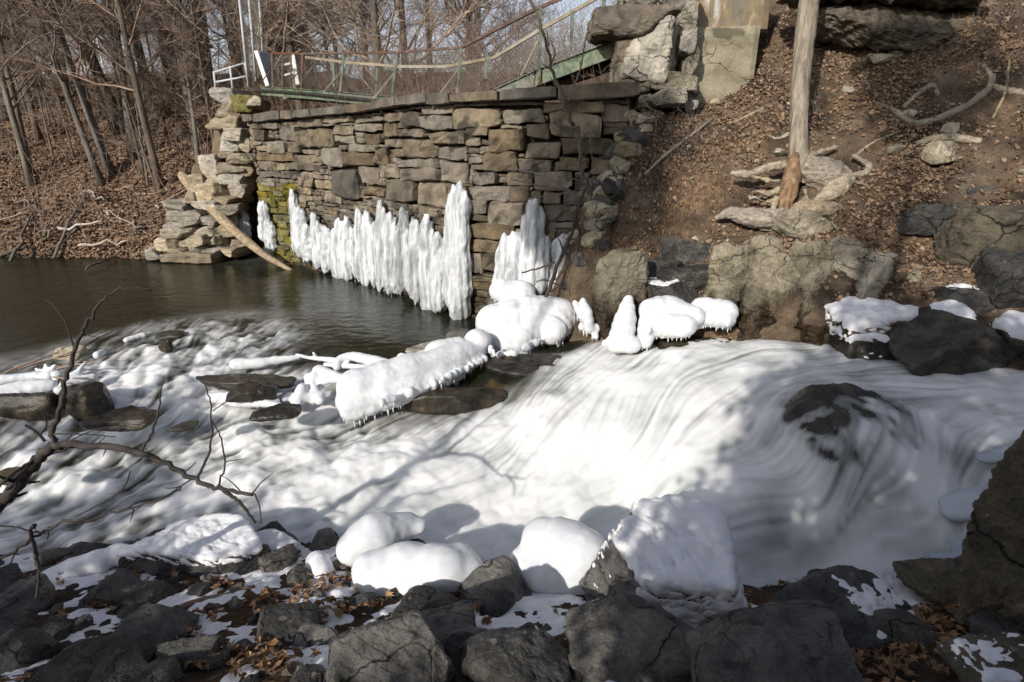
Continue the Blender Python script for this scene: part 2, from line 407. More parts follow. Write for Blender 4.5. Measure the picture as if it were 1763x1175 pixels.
M['white_paint'] = stone_mat('white_paint', [(.3, (.55, .54, .50)), (.5, (.74, .73, .7)), (.62, (.8, .79, .76)), (.72, (.3, .2, .12))], 5, rough=.6, rand=0, bstr=.15)
M['wire'] = stone_mat('wire', [(.3, (.14, .135, .12)), (.7, (.24, .23, .21))], 4, rough=.6, rand=0, bstr=.05)
M['siding'] = stone_mat('siding', [(.3, (.25, .26, .29)), (.7, (.34, .35, .39))], 2, rand=0)
M['roof'] = stone_mat('roof', [(.3, (.05, .05, .055)), (.7, (.09, .09, .10))], 4, rand=0)
M['pane'] = new_mat('pane')[0]; M['pane'].node_tree.nodes['Principled BSDF'].inputs['Base Color'].default_value = (.03, .035, .045, 1); M['pane'].node_tree.nodes['Principled BSDF'].inputs['Roughness'].default_value = .1

def ice_mat(name, base, rough, sss, trans=0., bs=.25, sc=18, stretch=(1, 1, 1), dirty=None):
    m, nt, b, out = new_mat(name)
    v = coords(nt, True, stretch)
    n = noise(nt, v, sc, 6, .6); n2 = noise(nt, v, sc * .22, 4, .55)
    c = ramp(nt, n2, [(.35, base[0]), (.65, base[1])])
    if dirty: c = mixc(nt, ramp(nt, noise(nt, v, dirty[0], 4, .6), [(dirty[1], 0.), (dirty[1] + .12, .7)]), c, dirty[2])
    nt.links.new(c, b.inputs['Base Color'])
    b.inputs['Roughness'].default_value = rough
    b.inputs['Subsurface Weight'].default_value = sss
    b.inputs['Subsurface Radius'].default_value = (.5, .7, 1.)
    b.inputs['Subsurface Scale'].default_value = .04
    b.inputs['Transmission Weight'].default_value = trans
    b.inputs['IOR'].default_value = 1.31
    bump(nt, b, n, bs, .01)
    return m
M['ice'] = ice_mat('ice', ((.40, .43, .45), (.68, .69, .70)), .25, .4, 0., .7, 14, (3.4, 3.4, .35), dirty=(2.6, .47, (.24, .26, .27)))
M['ice_smooth'] = ice_mat('ice_smooth', ((.56, .59, .62), (.71, .72, .73)), .3, .5, 0., .25, 22)
M['ice_clear'] = ice_mat('ice_clear', ((.55, .6, .66), (.72, .76, .8)), .12, .2, .35, .15, 12)
M['snow'] = ice_mat('snow', ((.70, .71, .74), (.82, .82, .84)), .7, .3, 0., .7, 45)
# ================================================================== water
WP = [(0,470,0),(300,500,0),(600,520,0),(760,590,0),(0,560,0),(150,560,0),(0,640,-.02),(200,605,0),(400,590,0),(520,600,0),(680,590,0),(820,560,0),(900,530,.02),
 (0,720,-.22),(100,760,-.34),(180,680,-.16),(300,640,-.05),(300,760,-.42),(0,850,-.55),(0,960,-.72),(200,900,-.68),(420,690,-.2),(450,800,-.46),
 (540,690,-.3),(640,740,-.45),(700,640,-.15),(800,640,-.1),(500,880,-.66),(700,800,-.52),(850,890,-.78),(780,700,-.36),(870,690,-.26),(930,690,-.12),(1000,630,.1),(1080,610,.26),(1160,606,.40),(1250,592,.46),
 (1100,690,.12),(1000,800,-.42),(1180,800,-.08),(1080,880,-.6),(1250,700,.28),(1350,650,.44),(1500,650,.5),(1763,660,.56),(1763,740,.5),(1650,740,.44),(1330,760,.18),(1400,720,.42),(1470,700,.52),(1530,740,.45),(1430,790,.27),
 (1560,830,.22),(1600,900,.0),(1500,880,.02),(1400,900,-.12),(1300,850,-.04),(1220,850,-.12),(1250,960,-.45),(1400,970,-.36),(1600,970,-.25),(1700,830,.22),(1763,830,.3),(600,950,-.75),(950,960,-.8)]
_P = [PZ(a, b, c) for a, b, c in WP]
_P += [np.array(q, float) for q in ((-6, 16, 0), (-14, 15, 0), (-20, 10, 0), (-12, 8, 0), (-12, 5, -.8), (-20, 5, -1), (-40, 12, 0), (-9, 3.5, -1), (0, 3, -.9), (12, 6, .65), (12, 4, .6), (-3, 12, 0), (0, 9, 0), (3, 9, .4), (8, 8, .6), (6, 3, -.2))]
_wb = RBF(_P, [q[2] for q in _P], smooth=.02)
MIDC = PY(1455, 768, 4.98)
def mid_bump(x, y):
    r = np.sqrt(((x - MIDC[0]) / .72) ** 2 + ((y - MIDC[1]) / .75) ** 2)
    return .17 * (1 - sstep(.25, 1.25, r))
def water_base(x, y): return _wb(x, y) + mid_bump(x, y)
def mid_rock(x, y):
    rr = np.hypot((x - MIDC[0]) / .74, (y - MIDC[1]) / .80)
    lip = np.exp(-(((x - PY(1400, 690, 5.3)[0]) / .24) ** 2 + ((y - 5.28) / .16) ** 2))
    return water_base(x, y) + .075 * fbm2(x + .35 * y, y, 3.2, 5, 15.) + .03 * fbm2(x * 2.4 + y, y * .7, 5, 3, 3.) - .005 + .10 * lip - .65 * sstep(.72, 1.15, rr) - .06 * sstep(-.25, .8, (x - MIDC[0]) / .74 - (y - MIDC[1]) / .8)
FL = [(1740,690,-1,.02,.5),(1600,655,-1,0,.5),(1500,660,-1,-.05,.5),(1350,625,-1,-.06,.45),(1250,605,-1,.12,.4),(1150,620,-1,.5,.3),(1050,645,-1,.45,.2),(950,650,-1,.55,0),(880,680,-.9,.6,-.2),(1100,720,-.7,.9,0),(1250,700,-.85,.5,.3),
 (1000,780,-.7,.8,-.4),(850,800,-.9,.5,-.6),(1300,760,-.5,.7,.1),(1420,760,-.6,.7,.4),(1480,720,-.2,.8,.5),(1550,800,.15,1,.2),(1450,870,-.35,.8,-.1),(1590,870,.05,1,-.1),(1600,760,.35,.9,.4),(1650,720,-1,.05,.45),(1500,950,-1,-.1,-.4),(1350,920,-1,-.2,-.4),
 (1200,850,-1,-.25,-.3),(1050,855,-1,.15,-.5),(900,860,-1,.2,-.7),(700,860,-1,.2,-.7),(500,860,-1,.3,-.6),(300,850,-1,.25,-.6),(100,900,-1,.3,-.6),(600,770,-1,.35,-.5),(450,770,-1,.25,-.4),(200,800,-.9,.4,-.5),(250,660,-.4,.8,-.1),(100,760,-.9,.4,-.3),
 (350,610,-.5,.6,0),(520,600,-.9,.4,0),(0,520,1,.12,0),(300,520,1,.12,0),(650,560,1,.2,0),(1250,960,-1,-.1,-.6)]
_fp, _fv = [], []
for a, b, dx, dy, z in FL:
    p0, p1 = PZ(a, b, z), PZ(a + 30 * dx, b + 30 * dy, z); v = (p1 - p0)[:2]
    _fp.append(p0); _fv.append(v / np.linalg.norm(v))
# line-integral streaks along the current
LX0, LX1, LY0, LY1, LS = -7.5, 8.5, 3.2, 10.2, .016
lx = np.arange(LX0, LX1, LS); ly = np.arange(LY0, LY1, LS); LXX, LYY = np.meshgrid(lx, ly)
_cx = np.arange(LX0, LX1 + .2, .12); _cy = np.arange(LY0, LY1 + .2, .12); _CX, _CY = np.meshgrid(_cx, _cy)
FV = idw(_fp, _fv, _CX, _CY, 3.)
FV[..., 0] += .42 * fbm2(_CX, _CY, 1.5, 4, 3.); FV[..., 1] += .42 * fbm2(_CX, _CY, 1.5, 4, 9.)
FV /= np.linalg.norm(FV, axis=-1)[..., None] + 1e-6
def bil(A, x0, y0, h, x, y):
    fx = np.clip((x - x0) / h, 0, A.shape[1] - 1.001); fy = np.clip((y - y0) / h, 0, A.shape[0] - 1.001)
    i = fx.astype(int); j = fy.astype(int); u = fx - i; v = fy - j
    if A.ndim == 3: u = u[..., None]; v = v[..., None]
    return A[j, i] * (1 - u) * (1 - v) + A[j, i + 1] * u * (1 - v) + A[j + 1, i] * (1 - u) * v + A[j + 1, i + 1] * u * v
def lic(seed, steps, h, blur):
    N = np.random.RandomState(seed).rand(*LXX.shape)
    for _ in range(blur):
        N = (N + np.roll(N, 1, 0) + np.roll(N, -1, 0) + np.roll(N, 1, 1) + np.roll(N, -1, 1)) / 5
    acc = N.copy()
    for sgn in (1, -1):
        x, y = LXX.copy(), LYY.copy()
        for _ in range(steps):
            v = bil(FV, LX0, LY0, .12, x, y); x += sgn * h * v[..., 0]; y += sgn * h * v[..., 1]
            acc += bil(N, LX0, LY0, LS, x, y)
    acc = (acc - acc.mean()) / acc.std()
    return acc
LIC1 = lic(1, 44, .02, 1); LIC2 = lic(2, 22, .045, 10); LIC3 = lic(3, 7, .04, 14)
FO = [(0,500,-.3),(300,520,-.3),(600,560,-.25),(760,600,-.2),(0,580,-.2),(120,560,-.2),(200,590,.25),(300,598,.5),(450,592,.5),(560,600,.05),(650,600,-.1),(700,600,-.2),(250,640,.8),(380,680,.75),(100,720,.45),(50,850,.5),(150,780,.75),(300,760,.72),(450,760,.9),(200,870,.7),(60,930,.35),(350,880,.8),
 (550,720,.9),(600,800,1.1),(700,760,1.15),(850,720,.95),(800,700,.6),(930,660,.85),(1000,630,.85),(870,645,-.35),(760,684,-.2),(820,664,-.45),(905,628,-.4),(960,606,-.35),(700,706,.25),(1050,720,1.),(1000,800,1.2),(850,860,1.2),(650,880,1.1),(500,880,1),(1150,650,1.05),(1250,600,.85),(1300,670,1),(1200,760,.9),(1200,860,1.05),(1300,850,.65),(1350,760,.75),
 (1400,610,.5),(1500,640,.6),(1600,660,.85),(1700,690,.95),(1760,660,.95),(1650,740,.8),(1700,800,.4),(1600,820,.85),(1440,700,.45),(1470,720,.5),(1500,780,.5),(1400,720,.42),(1400,800,.62),(1500,880,.85),(1590,930,.6),(1400,940,.95),(1250,970,.4),(1300,1000,.2),(1000,900,1.1),(0,680,.2),(760,640,.0),(900,560,-.2)]
_op = [PZ(a, b, -.3 if b > 640 and a < 1200 else (.3 if a >= 1200 else 0)) for a, b, c in FO]
_op += [np.array((x, y, 0.)) for x, y in ((-10, 12), (-20, 12), (-4, 12), (-1, 9.5), (-14, 8.5))]
_ov = [c for a, b, c in FO] + [-.3] * 5
def water(x, y):
    """height, foam of the river surface"""
    z = water_base(x, y)
    fm = idw(_op, np.array(_ov)[:, None], x, y, 3.)[..., 0]
    inside = ((x > LX0 + .3) & (x < LX1 - .3) & (y > LY0 + .1) & (y < LY1 - .3)).astype(float)
    l1 = bil(LIC1, LX0, LY0, LS, x, y) * inside; l2 = bil(LIC2, LX0, LY0, LS, x, y) * inside; l3 = bil(LIC3, LX0, LY0, LS, x, y) * inside
    act = sstep(0, .6, fm)
    fb = fbm2(x, y, 1.8, 4, 5.); fc = fbm2(x, y, 5.5, 3, 2.)
    lf = act * (1 - sstep(-2.6, -.4, x))             # the left rapids churn more than the silky chute
    foam = fm + (.10 * l1 + .06 * l2 * (1 - lf) + .17 * l3 * lf) * (.35 + .65 * act) + .22 * fb * act + lf * (.24 * fc + .2 * fb - .06)
    bil_ = fbm2(x, y * 1.15, 1.15, 3, 21.); puff = np.abs(fbm2(x, y, 2.3, 3, 33.))
    rk = mid_rock(x, y); film = sstep(-.05, .07, z - rk)
    foam = foam - (1 - film) * (.75 + .4 * l1 + .15 * l2) * (np.hypot(x - MIDC[0], y - MIDC[1]) < 1.2)
    mod = .35 + .65 * sstep(-.35, .45, fbm2(x, y, 1.6, 3, 52.))
    dens = .70 + .11 * l1 * mod + .05 * l2 * (1 - lf) * mod + .08 * l3 + .12 * l3 * lf + .32 * fb + .26 * bil_
    z = z + act * (.0004 * l2 * (1 - lf) + .004 * l3 * lf + (.03 + .025 * lf) * fb + (.022 + .03 * lf) * bil_ + .045 * puff * sstep(2.2, .2, x)) + lf * .03 * fc
    z = z + (1 - act) * .006 * fbm2(x, y * 2.2, 3.0, 3, 8.)
    return z, np.clip(sstep(-.02, .98, foam), 0, 1) ** .85, np.clip(dens, 0, 1)
wx = np.r_[np.arange(-60, -16, .8), np.arange(-16, -7, .08), np.arange(-7, 8.2, .025), np.arange(8.2, 16, .2)]
wy = np.r_[np.arange(2.6, 4.2, .05), np.arange(4.2, 8.8, .022), np.arange(8.8, 10.2, .035), np.arange(10.2, 18.5, .09)]
WX, WY = np.meshgrid(wx, wy)
WZ, WF, WD = water(WX, WY)
V, Q = grid(wx, wy, WZ)
me = mk('river', V, Q)
at = me.attributes.new('foam', 'FLOAT', 'POINT'); at.data.foreach_set('value', WF.ravel().astype(np.float32))
at = me.attributes.new('air', 'FLOAT', 'POINT'); at.data.foreach_set('value', WD.ravel().astype(np.float32))
m, nt, b, out = new_mat('river_water')
va = coords(nt, True, (1, 1.6, 1))
rip = noise(nt, va, 3.2, 4, .55, .6); rip2 = noise(nt, va, 11, 3, .5, .4)
add = nd(nt, 'ShaderNodeMath', operation='MULTIPLY_ADD'); add.inputs[1].default_value = .4
nt.links.new(rip2, add.inputs[0]); nt.links.new(rip, add.inputs[2])
bp = nd(nt, 'ShaderNodeBump'); bp.inputs['Strength'].default_value = .35; bp.inputs['Distance'].default_value = .05
nt.links.new(add.outputs[0], bp.inputs['Height'])
fres = nd(nt, 'ShaderNodeFresnel'); fres.inputs['IOR'].default_value = 1.33; nt.links.new(bp.outputs[0], fres.inputs['Normal'])
gl = nd(nt, 'ShaderNodeBsdfGlossy'); gl.inputs['Roughness'].default_value = .06; nt.links.new(bp.outputs[0], gl.inputs['Normal'])
tr = nd(nt, 'ShaderNodeBsdfTransparent'); tr.inputs['Color'].default_value = (.62, .58, .46, 1)
df = nd(nt, 'ShaderNodeBsdfDiffuse'); df.inputs['Color'].default_value = (.052, .062, .034, 1)
body = nd(nt, 'ShaderNodeMixShader'); body.inputs[0].default_value = .22
nt.links.new(tr.outputs[0], body.inputs[1]); nt.links.new(df.outputs[0], body.inputs[2])
wat = nd(nt, 'ShaderNodeMixShader'); nt.links.new(fres.outputs[0], wat.inputs[0]); nt.links.new(body.outputs[0], wat.inputs[1]); nt.links.new(gl.outputs[0], wat.inputs[2])
b.inputs['Base Color'].default_value = (.80, .83, .83, 1); b.inputs['Roughness'].default_value = .6
b.inputs['Specular IOR Level'].default_value = .25
b.inputs['Subsurface Weight'].default_value = .6; b.inputs['Subsurface Radius'].default_value = (.8, .9, 1.); b.inputs['Subsurface Scale'].default_value = .2
dat = nd(nt, 'ShaderNodeAttribute', attribute_name='air'); nt.links.new(ramp(nt, dat.outputs['Fac'], [(0., (.42, .455, .44)), (.5, (.60, .62, .615)), (1., (.74, .745, .745))]), b.inputs['Base Color'])
fat = nd(nt, 'ShaderNodeAttribute', attribute_name='foam')
mx = nd(nt, 'ShaderNodeMixShader'); nt.links.new(fat.outputs['Fac'], mx.inputs[0]); nt.links.new(wat.outputs[0], mx.inputs[1]); nt.links.new(b.outputs[0], mx.inputs[2])
nt.links.new(mx.outputs[0], out.inputs[0])
M['water'] = m
put('river', me, m, kind='structure')

# river bed
bx = np.r_[np.arange(-60, -16, 2), np.arange(-16, 9, .1), np.arange(9, 18, .5)]; by = np.arange(2, 19, .1)
BX, BY = np.meshgrid(bx, by)
BZ = water_base(BX, BY) - .16 - .5 * sstep(-11, -3, BX) * sstep(8, 10, BY) - .12 * sstep(14.5, 10, BY) * sstep(7, 9, BY) + .07 * fbm2(BX, BY, 1.2, 4, 1.) - .1 * sstep(8, 7, BY)
V, Q = grid(bx, by, BZ)
put('river_bed', mk('river_bed', V, Q), M['bed'], kind='structure')

# ================================================================== retaining-wall line (plan) and ground behind it
_wl = [PZ(395, 432, 0)[:2], PZ(440, 445, 0)[:2], PZ(560, 470, 0)[:2], PZ(650, 490, 0)[:2], PZ(720, 520, 0)[:2], PZ(800, 547, 0)[:2], np.array((.25, 9.55)), np.array((1.25, 9.35)), np.array((2.6, 9.3))]
def smooth_path(pts, n=400, it=60):
    pts = np.asarray(pts, float); d = np.r_[0, np.cumsum(np.linalg.norm(np.diff(pts, axis=0), axis=1))]
    s = np.linspace(0, d[-1], n); p = np.stack([np.interp(s, d, pts[:, k]) for k in range(pts.shape[1])], 1)
    for _ in range(it): p[1:-1] = .5 * p[1:-1] + .25 * (p[2:] + p[:-2])
    return p
WPATH = smooth_path(_wl, 400, 500)
WS = np.r_[0, np.cumsum(np.linalg.norm(np.diff(WPATH, axis=0), axis=1))]
WT = np.gradient(WPATH, axis=0); WT /= np.linalg.norm(WT, axis=1)[:, None]
WN = np.stack([WT[:, 1], -WT[:, 0]], 1)               # towards the water
def wall_at(s):
    return np.array([np.interp(s, WS, WPATH[:, 0]), np.interp(s, WS, WPATH[:, 1])]), np.array([np.interp(s, WS, WN[:, 0]), np.interp(s, WS, WN[:, 1])])
def wall_hit(px, py):                                 # pixel -> (s, z) on the wall face
    d = ray(px, py); t = WPATH[:, 1] / d[1]; e = d[0] * t - WPATH[:, 0]
    k = np.where(np.sign(e[:-1]) != np.sign(e[1:]))[0]
    k = int(k[0]) if len(k) else (0 if abs(e[0]) < abs(e[-1]) else 398)
    u = float(np.clip(e[k] / (e[k] - e[k + 1] + 1e-12), 0, 1))
    return WS[k] + u * (WS[k + 1] - WS[k]), CAMZ + d[2] * (t[k] + u * (t[k + 1] - t[k]))
def wall_dist(x, y):                                  # signed distance: + behind the wall
    sh = x.shape; q = np.c_[x.ravel(), y.ravel()]; out = np.empty(len(q)); P = WPATH[::4]; N = WN[::4]
    for a in range(0, len(q), 40000):
        b = q[a:a + 40000]; dd = ((b[:, None] - P[None]) ** 2).sum(-1); k = dd.argmin(1)
        out[a:a + 40000] = np.sign(-((b - P[k]) * N[k]).sum(1)) * np.sqrt(dd[np.arange(len(b)), k])
    return out.reshape(sh)
def hill_z(x, y):
    yy = y + .12 * (x + 9) * (x < -9) * .5
    h = .04 + np.interp(yy, [14.6, 15.4, 16.4, 19, 22, 27, 33, 45, 90, 400], [-.8, 0, .55, 1.9, 3.45, 5.6, 6.6, 6.8, 7.2, 9])
    return h + .10 * fbm2(x, y, .55, 5, 4.) * sstep(15.4, 18, y) + .05 * fbm2(x, y, 1.6, 3, 4.)
def far_z(x, y):
    h = hill_z(x, y)
    plat = 3.45 + .1 * fbm2(x, y, .7, 3, 1.) + .035 * np.clip(y - 16, 0, 60)
    d = wall_dist(x, y)
    m = sstep(-9.4, -7.0, x) * np.where(x < -6.2, sstep(15.6, 17.4, y), 1.0) * (y > 9)
    z = h * (1 - m) + np.maximum(plat, h * m * (y > 24)) * m
    z = np.where((x > 1.6) & (y < 14.5) & (x > 2.2 - .0 * y), -1.0, z)
    front = (d < .5) & (y < 16.9) & (x > -8.2)
    return np.where(front, -1.0, z)
gx = np.r_[-400, -250, -160, -100, np.arange(-70, -24, 2.), np.arange(-24, -2, .14), np.arange(-2, 8, .3), np.arange(8, 60, 3), 90, 160, 250, 400]
gy = np.r_[np.arange(8.8, 27, .14), np.arange(27, 50, .6), np.arange(50, 100, 5), 120, 160, 220, 300, 420]
GX, GY = np.meshgrid(gx, gy); GZ = far_z(GX, GY)
V, Q = grid(gx, gy, GZ)
put('hillside', mk('hillside', V, Q), M['hill'], kind='structure')

# ================================================================== right bank
RZ = [(1010,590,.15),(1100,610,.28),(1250,592,.38),(1400,606,.42),(1500,628,.42),(1650,642,.48),(1763,650,.52)]
RY = [(1050,450,8.9),(1150,430,9.0),(1230,520,8.0),(1300,410,8.5),(1450,400,8.2),(1600,420,7.6),(1750,400,7.2),(1300,520,7.75),(1400,510,7.4),(1550,510,7.0),(1700,510,6.6),(1400,300,9.1),(1300,300,9.5),(1200,300,9.4),(1085,330,9.0),(1050,400,8.9),
 (1085,200,9.6),(1180,205,10.3),(1300,145,11.0),(1500,300,8.9),(1600,300,8.6),(1763,300,8.1),(1500,160,10.2),(1400,200,10.1),(1650,150,9.6),(1763,150,9.0),(1450,95,10.9),(1600,90,10.3),(1763,50,9.9),(1500,-20,11.2),(1700,-60,10.8)]
_q = [PZ(*a) for a in RZ] + [PY(*a) for a in RY]
_q += [np.array(a, float) for a in ((8, 16, 7.6), (16, 14, 8.5), (18, 9, 6.5), (12, 7.5, 3.4), (12, 6.6, .6), (.35, 9.35, -.1), (.73, 9.3, .88), (1.09, 9.25, 1.6), (1.46, 9.2, 2.25), (1.82, 9.2, 2.85), (.6, 8.7, .0), (1.1, 8.6, .85), (1.5, 10.5, 3.2), (2.1, 10.2, 3.6), (2.6, 12.5, 3.9), (4, 13, 5), (.2, 8.6, -.5), (.0, 9.6, -.6), (2.2, 7.2, 0.0), (3.6, 6.7, .0), (5, 5.8, .1), (7, 5, .0), (12, 5.5, .2))]
rb_rbf = RBF(_q, [p[2] for p in _q], smooth=.01)
_ra, _rb_ = PY(1190, 235, 9.6), PY(990, 480, 8.9)
def right_z(x, y):
    z = rb_rbf(x, y)
    d0 = (_rb_ - _ra)[:2]; L0_ = np.hypot(*d0); d0 = d0 / L0_
    u_ = np.clip((x - _ra[0]) * d0[0] + (y - _ra[1]) * d0[1], 0, L0_); q_ = np.hypot(x - _ra[0] - u_ * d0[0], y - _ra[1] - u_ * d0[1])
    z = z + .2 * np.exp(-(q_ / .28) ** 2) * sstep(0, .5, u_)      # earth ridge running down beside the wall
    return z + .13 * fbm2(x, y, 1.3, 5, 6.) + .07 * np.abs(fbm2(x, y, 4., 4, 3.)) - .02
rx = np.r_[np.arange(.3, 10, .045), np.arange(10, 22, .3)]; ry = np.arange(5.4, 16, .045)
RX, RYY = np.meshgrid(rx, ry)
RZZ = right_z(RX, RYY)
RZZ = np.where((RX < 2.3) & (RYY > 9.55), np.minimum(RZZ, 3.2), RZZ)
_e = sstep(.3, .6, RX); RZZ = RZZ * _e + (1 - _e) * (RZZ - .8)
V, Q = grid(rx, ry, RZZ)
put('right_bank', mk('right_bank', V, Q), M['bank'], kind='structure')

# ================================================================== near bank with patchy snow
NP = [(0,985,-.58),(100,985,-.55),(200,985,-.54),(350,990,-.48),(500,970,-.5),(600,1000,-.4),(800,1010,-.4),(1000,1015,-.36),(1150,1060,-.2),(1250,1010,-.42),(1400,1010,-.35),(1550,1005,-.3),(1620,960,-.25),(1480,950,-.85),(1600,920,-.6),(1700,860,-.1),(1650,830,-.4),(1763,800,.2),(1690,960,.1),
      (0,1175,.1),(200,1100,-.16),(400,1175,.18),(640,1090,-.06),(881,1175,.3),(881,1080,-.1),(1100,1100,.0),(1300,1175,.45),(1500,1130,.25),(1763,1175,.75),(1763,1000,.5)]
_n = [PZ(*a) for a in NP] + [np.array(a, float) for a in ((0, 0, 1.4), (-2, .2, 1.2), (2, .3, 1.5), (-6, 1, .6), (-8, 3, -.3), (-9, 4.6, -1.0), (-5.5, 5.4, -1.0), (-2.5, 5.3, -1.0), (0, 4.9, -1.05), (2.2, 4.7, -1.0), (3.4, 5.4, -.8), (5, 2, 1.2), (6, 4.4, .5), (5.5, 5.6, -.2), (8, 3, 1.6), (0, -8, 4), (8, -8, 5), (-10, -8, 3.6), (-14, 0, .4), (14, 2, 2.5), (12, 5, .5), (-14, 4, -1.1))]
nb_rbf = RBF(_n, [p[2] for p in _n], smooth=.01)
def near_z(x, y):
    return nb_rbf(x, y) + .035 * fbm2(x, y, 2.2, 5, 2.) + .012 * fbm2(x, y, 11, 3, 2.)
nx = np.r_[np.arange(-30, -7, 1.), np.arange(-7, 6, .03), np.arange(6, 30, 1.)]; ny = np.r_[np.arange(-40, .9, .8), np.arange(.9, 6.4, .03)]
NX, NY = np.meshgrid(nx, ny); NZ = near_z(NX, NY)
V, Q = grid(nx, ny, NZ)
put('near_bank', mk('near_bank', V, Q), M['near'], kind='structure')
sx = np.arange(-6.5, 5.2, .02); sy = np.arange(1., 5.6, .02); SX, SY = np.meshgrid(sx, sy)
_cover = .12 + .35 * sstep(-.2, 1.4, SY - 3.1) * sstep(3., -1, SX) + .28 * np.exp(-((SX + .2) ** 2 + (SY - 3.6) ** 2) / 1.2) - .55 * sstep(.8, 2.4, SX) - .25 * sstep(2.9, 1.8, SY)
SNZ = near_z(SX, SY) + .035 * np.clip(fbm2(SX, SY, 2.4, 5, 11.) + _cover + .45 * fbm2(SX, SY, 9, 3, 4.), -.6, .7) - .008
SNZ = np.where(SNZ < water_base(SX, SY) + .03, SNZ - .3, SNZ)
keep = SNZ > near_z(SX, SY) - .03
V, Q = grid(sx, sy, SNZ)
Q = Q[keep.ravel()[Q].any(1)]
put('snow_patches', mk('snow_patches', V, Q), M['snow'], kind='stuff', label='thin patchy snow lying between the rocks and leaves on the near bank', cat='snow')
# ================================================================== dry-stone retaining wall
rng = random.Random(11)
COP_T = [(425, 198), (470, 193), (520, 189), (560, 186), (600, 181), (650, 173), (700, 166), (750, 162), (850, 157), (950, 150), (1050, 142), (1090, 140)]
COP_B = [(425, 210), (470, 209), (520, 205), (560, 201), (600, 197), (650, 190), (700, 183), (750, 180), (850, 175), (950, 172), (1050, 170), (1090, 170)]
_ct = np.array([wall_hit(*p) for p in COP_T]); _cb = np.array([wall_hit(*p) for p in COP_B])
def z_ct(s): return float(np.interp(s, _ct[:, 0], _ct[:, 1]))
def z_cb(s): return float(np.interp(s, _cb[:, 0], _cb[:, 1]))
S0 = wall_hit(441, 330)[0]; S1 = wall_hit(1078, 250)[0]
def stone_mesh(w, h, d, seed, nx=7, ny=2, nz=5, rough=.035, rnd=.12):
    """rough-dressed block: x width, y depth (front at -y), z height"""
    V, Q = [], []
    idx = {}
    def gu(i, n):
        if i in (0, n): return -1. if i == 0 else 1.
        return -.86 + 1.72 * (i - 1) / (n - 2)
    def vid(i, j, k):
        if (i, j, k) not in idx:
            idx[(i, j, k)] = len(V); V.append((gu(i, nx), j / ny * 2 - 1, gu(k, nz)))
        return idx[(i, j, k)]
    for i in range(nx):
        for k in range(nz):
            Q.append([vid(i, 0, k), vid(i + 1, 0, k), vid(i + 1, 0, k + 1), vid(i, 0, k + 1)])
    for j in range(ny):
        for k in range(nz):
            Q.append([vid(0, j + 1, k), vid(0, j, k), vid(0, j, k + 1), vid(0, j + 1, k + 1)])
            Q.append([vid(nx, j, k), vid(nx, j + 1, k), vid(nx, j + 1, k + 1), vid(nx, j, k + 1)])
        for i in range(nx):
            Q.append([vid(i, j + 1, 0), vid(i + 1, j + 1, 0), vid(i + 1, j, 0), vid(i, j, 0)])
            Q.append([vid(i, j, nz), vid(i + 1, j, nz), vid(i + 1, j + 1, nz), vid(i, j + 1, nz)])
    P = np.array(V); half = np.array((w, d, h)) / 2
    ex = sstep(.8, 1, abs(P[:, 0])); ez = sstep(.8, 1, abs(P[:, 2]))
    rsd = np.random.RandomState(seed); cj = rsd.uniform(-.11, .11, (4, 2))
    front = (1 - P[:, 1]) / 2
    bw = np.stack([(1 - P[:, 0]) * (1 - P[:, 2]), (1 + P[:, 0]) * (1 - P[:, 2]), (1 - P[:, 0]) * (1 + P[:, 2]), (1 + P[:, 0]) * (1 + P[:, 2])], 1) / 4
    P2 = P * half; P2[:, [0, 2]] += (bw @ cj) * min(w, h)
    r = min(w, h) * rnd
    P2[:, 0] -= np.sign(P[:, 0]) * r * (ez * ex) * .7
    P2[:, 2] -= np.sign(P[:, 2]) * r * (ez * ex) * .7
    P2[:, 1] += front * r * np.maximum(ex, ez) * 1.1
    o = np.array((seed * 3.17, seed * 1.7, 0))
    n = np.stack([fbm(P2 * 3.1 + o + k * 31, 3) for k in range(3)], 1)
    n2 = np.stack([perlin(P2 * 11 + o + k * 11) for k in range(3)], 1)
    n3 = perlin(P2 * 23 + o)
    P2 = P2 + (n * np.array((.9, 1.6, .8)) + n2 * np.array((.35, .6, .35)) + n3[:, None] * np.array((0, .35, 0))) * rough
    return mk('stone', P2, np.array(Q), False)
wall = thing('stone_wall', 'long curving dry-stone retaining wall hung with ice above the dark pool', 'wall', tuple(wall_at(6)[0]) + (0,))
W0 = np.array(wall.location)
def wall_frame(s, z, off):
    p, n = wall_at(s)
    return np.array((p[0] + n[0] * off, p[1] + n[1] * off, z)), math.atan2(n[0], -n[1])
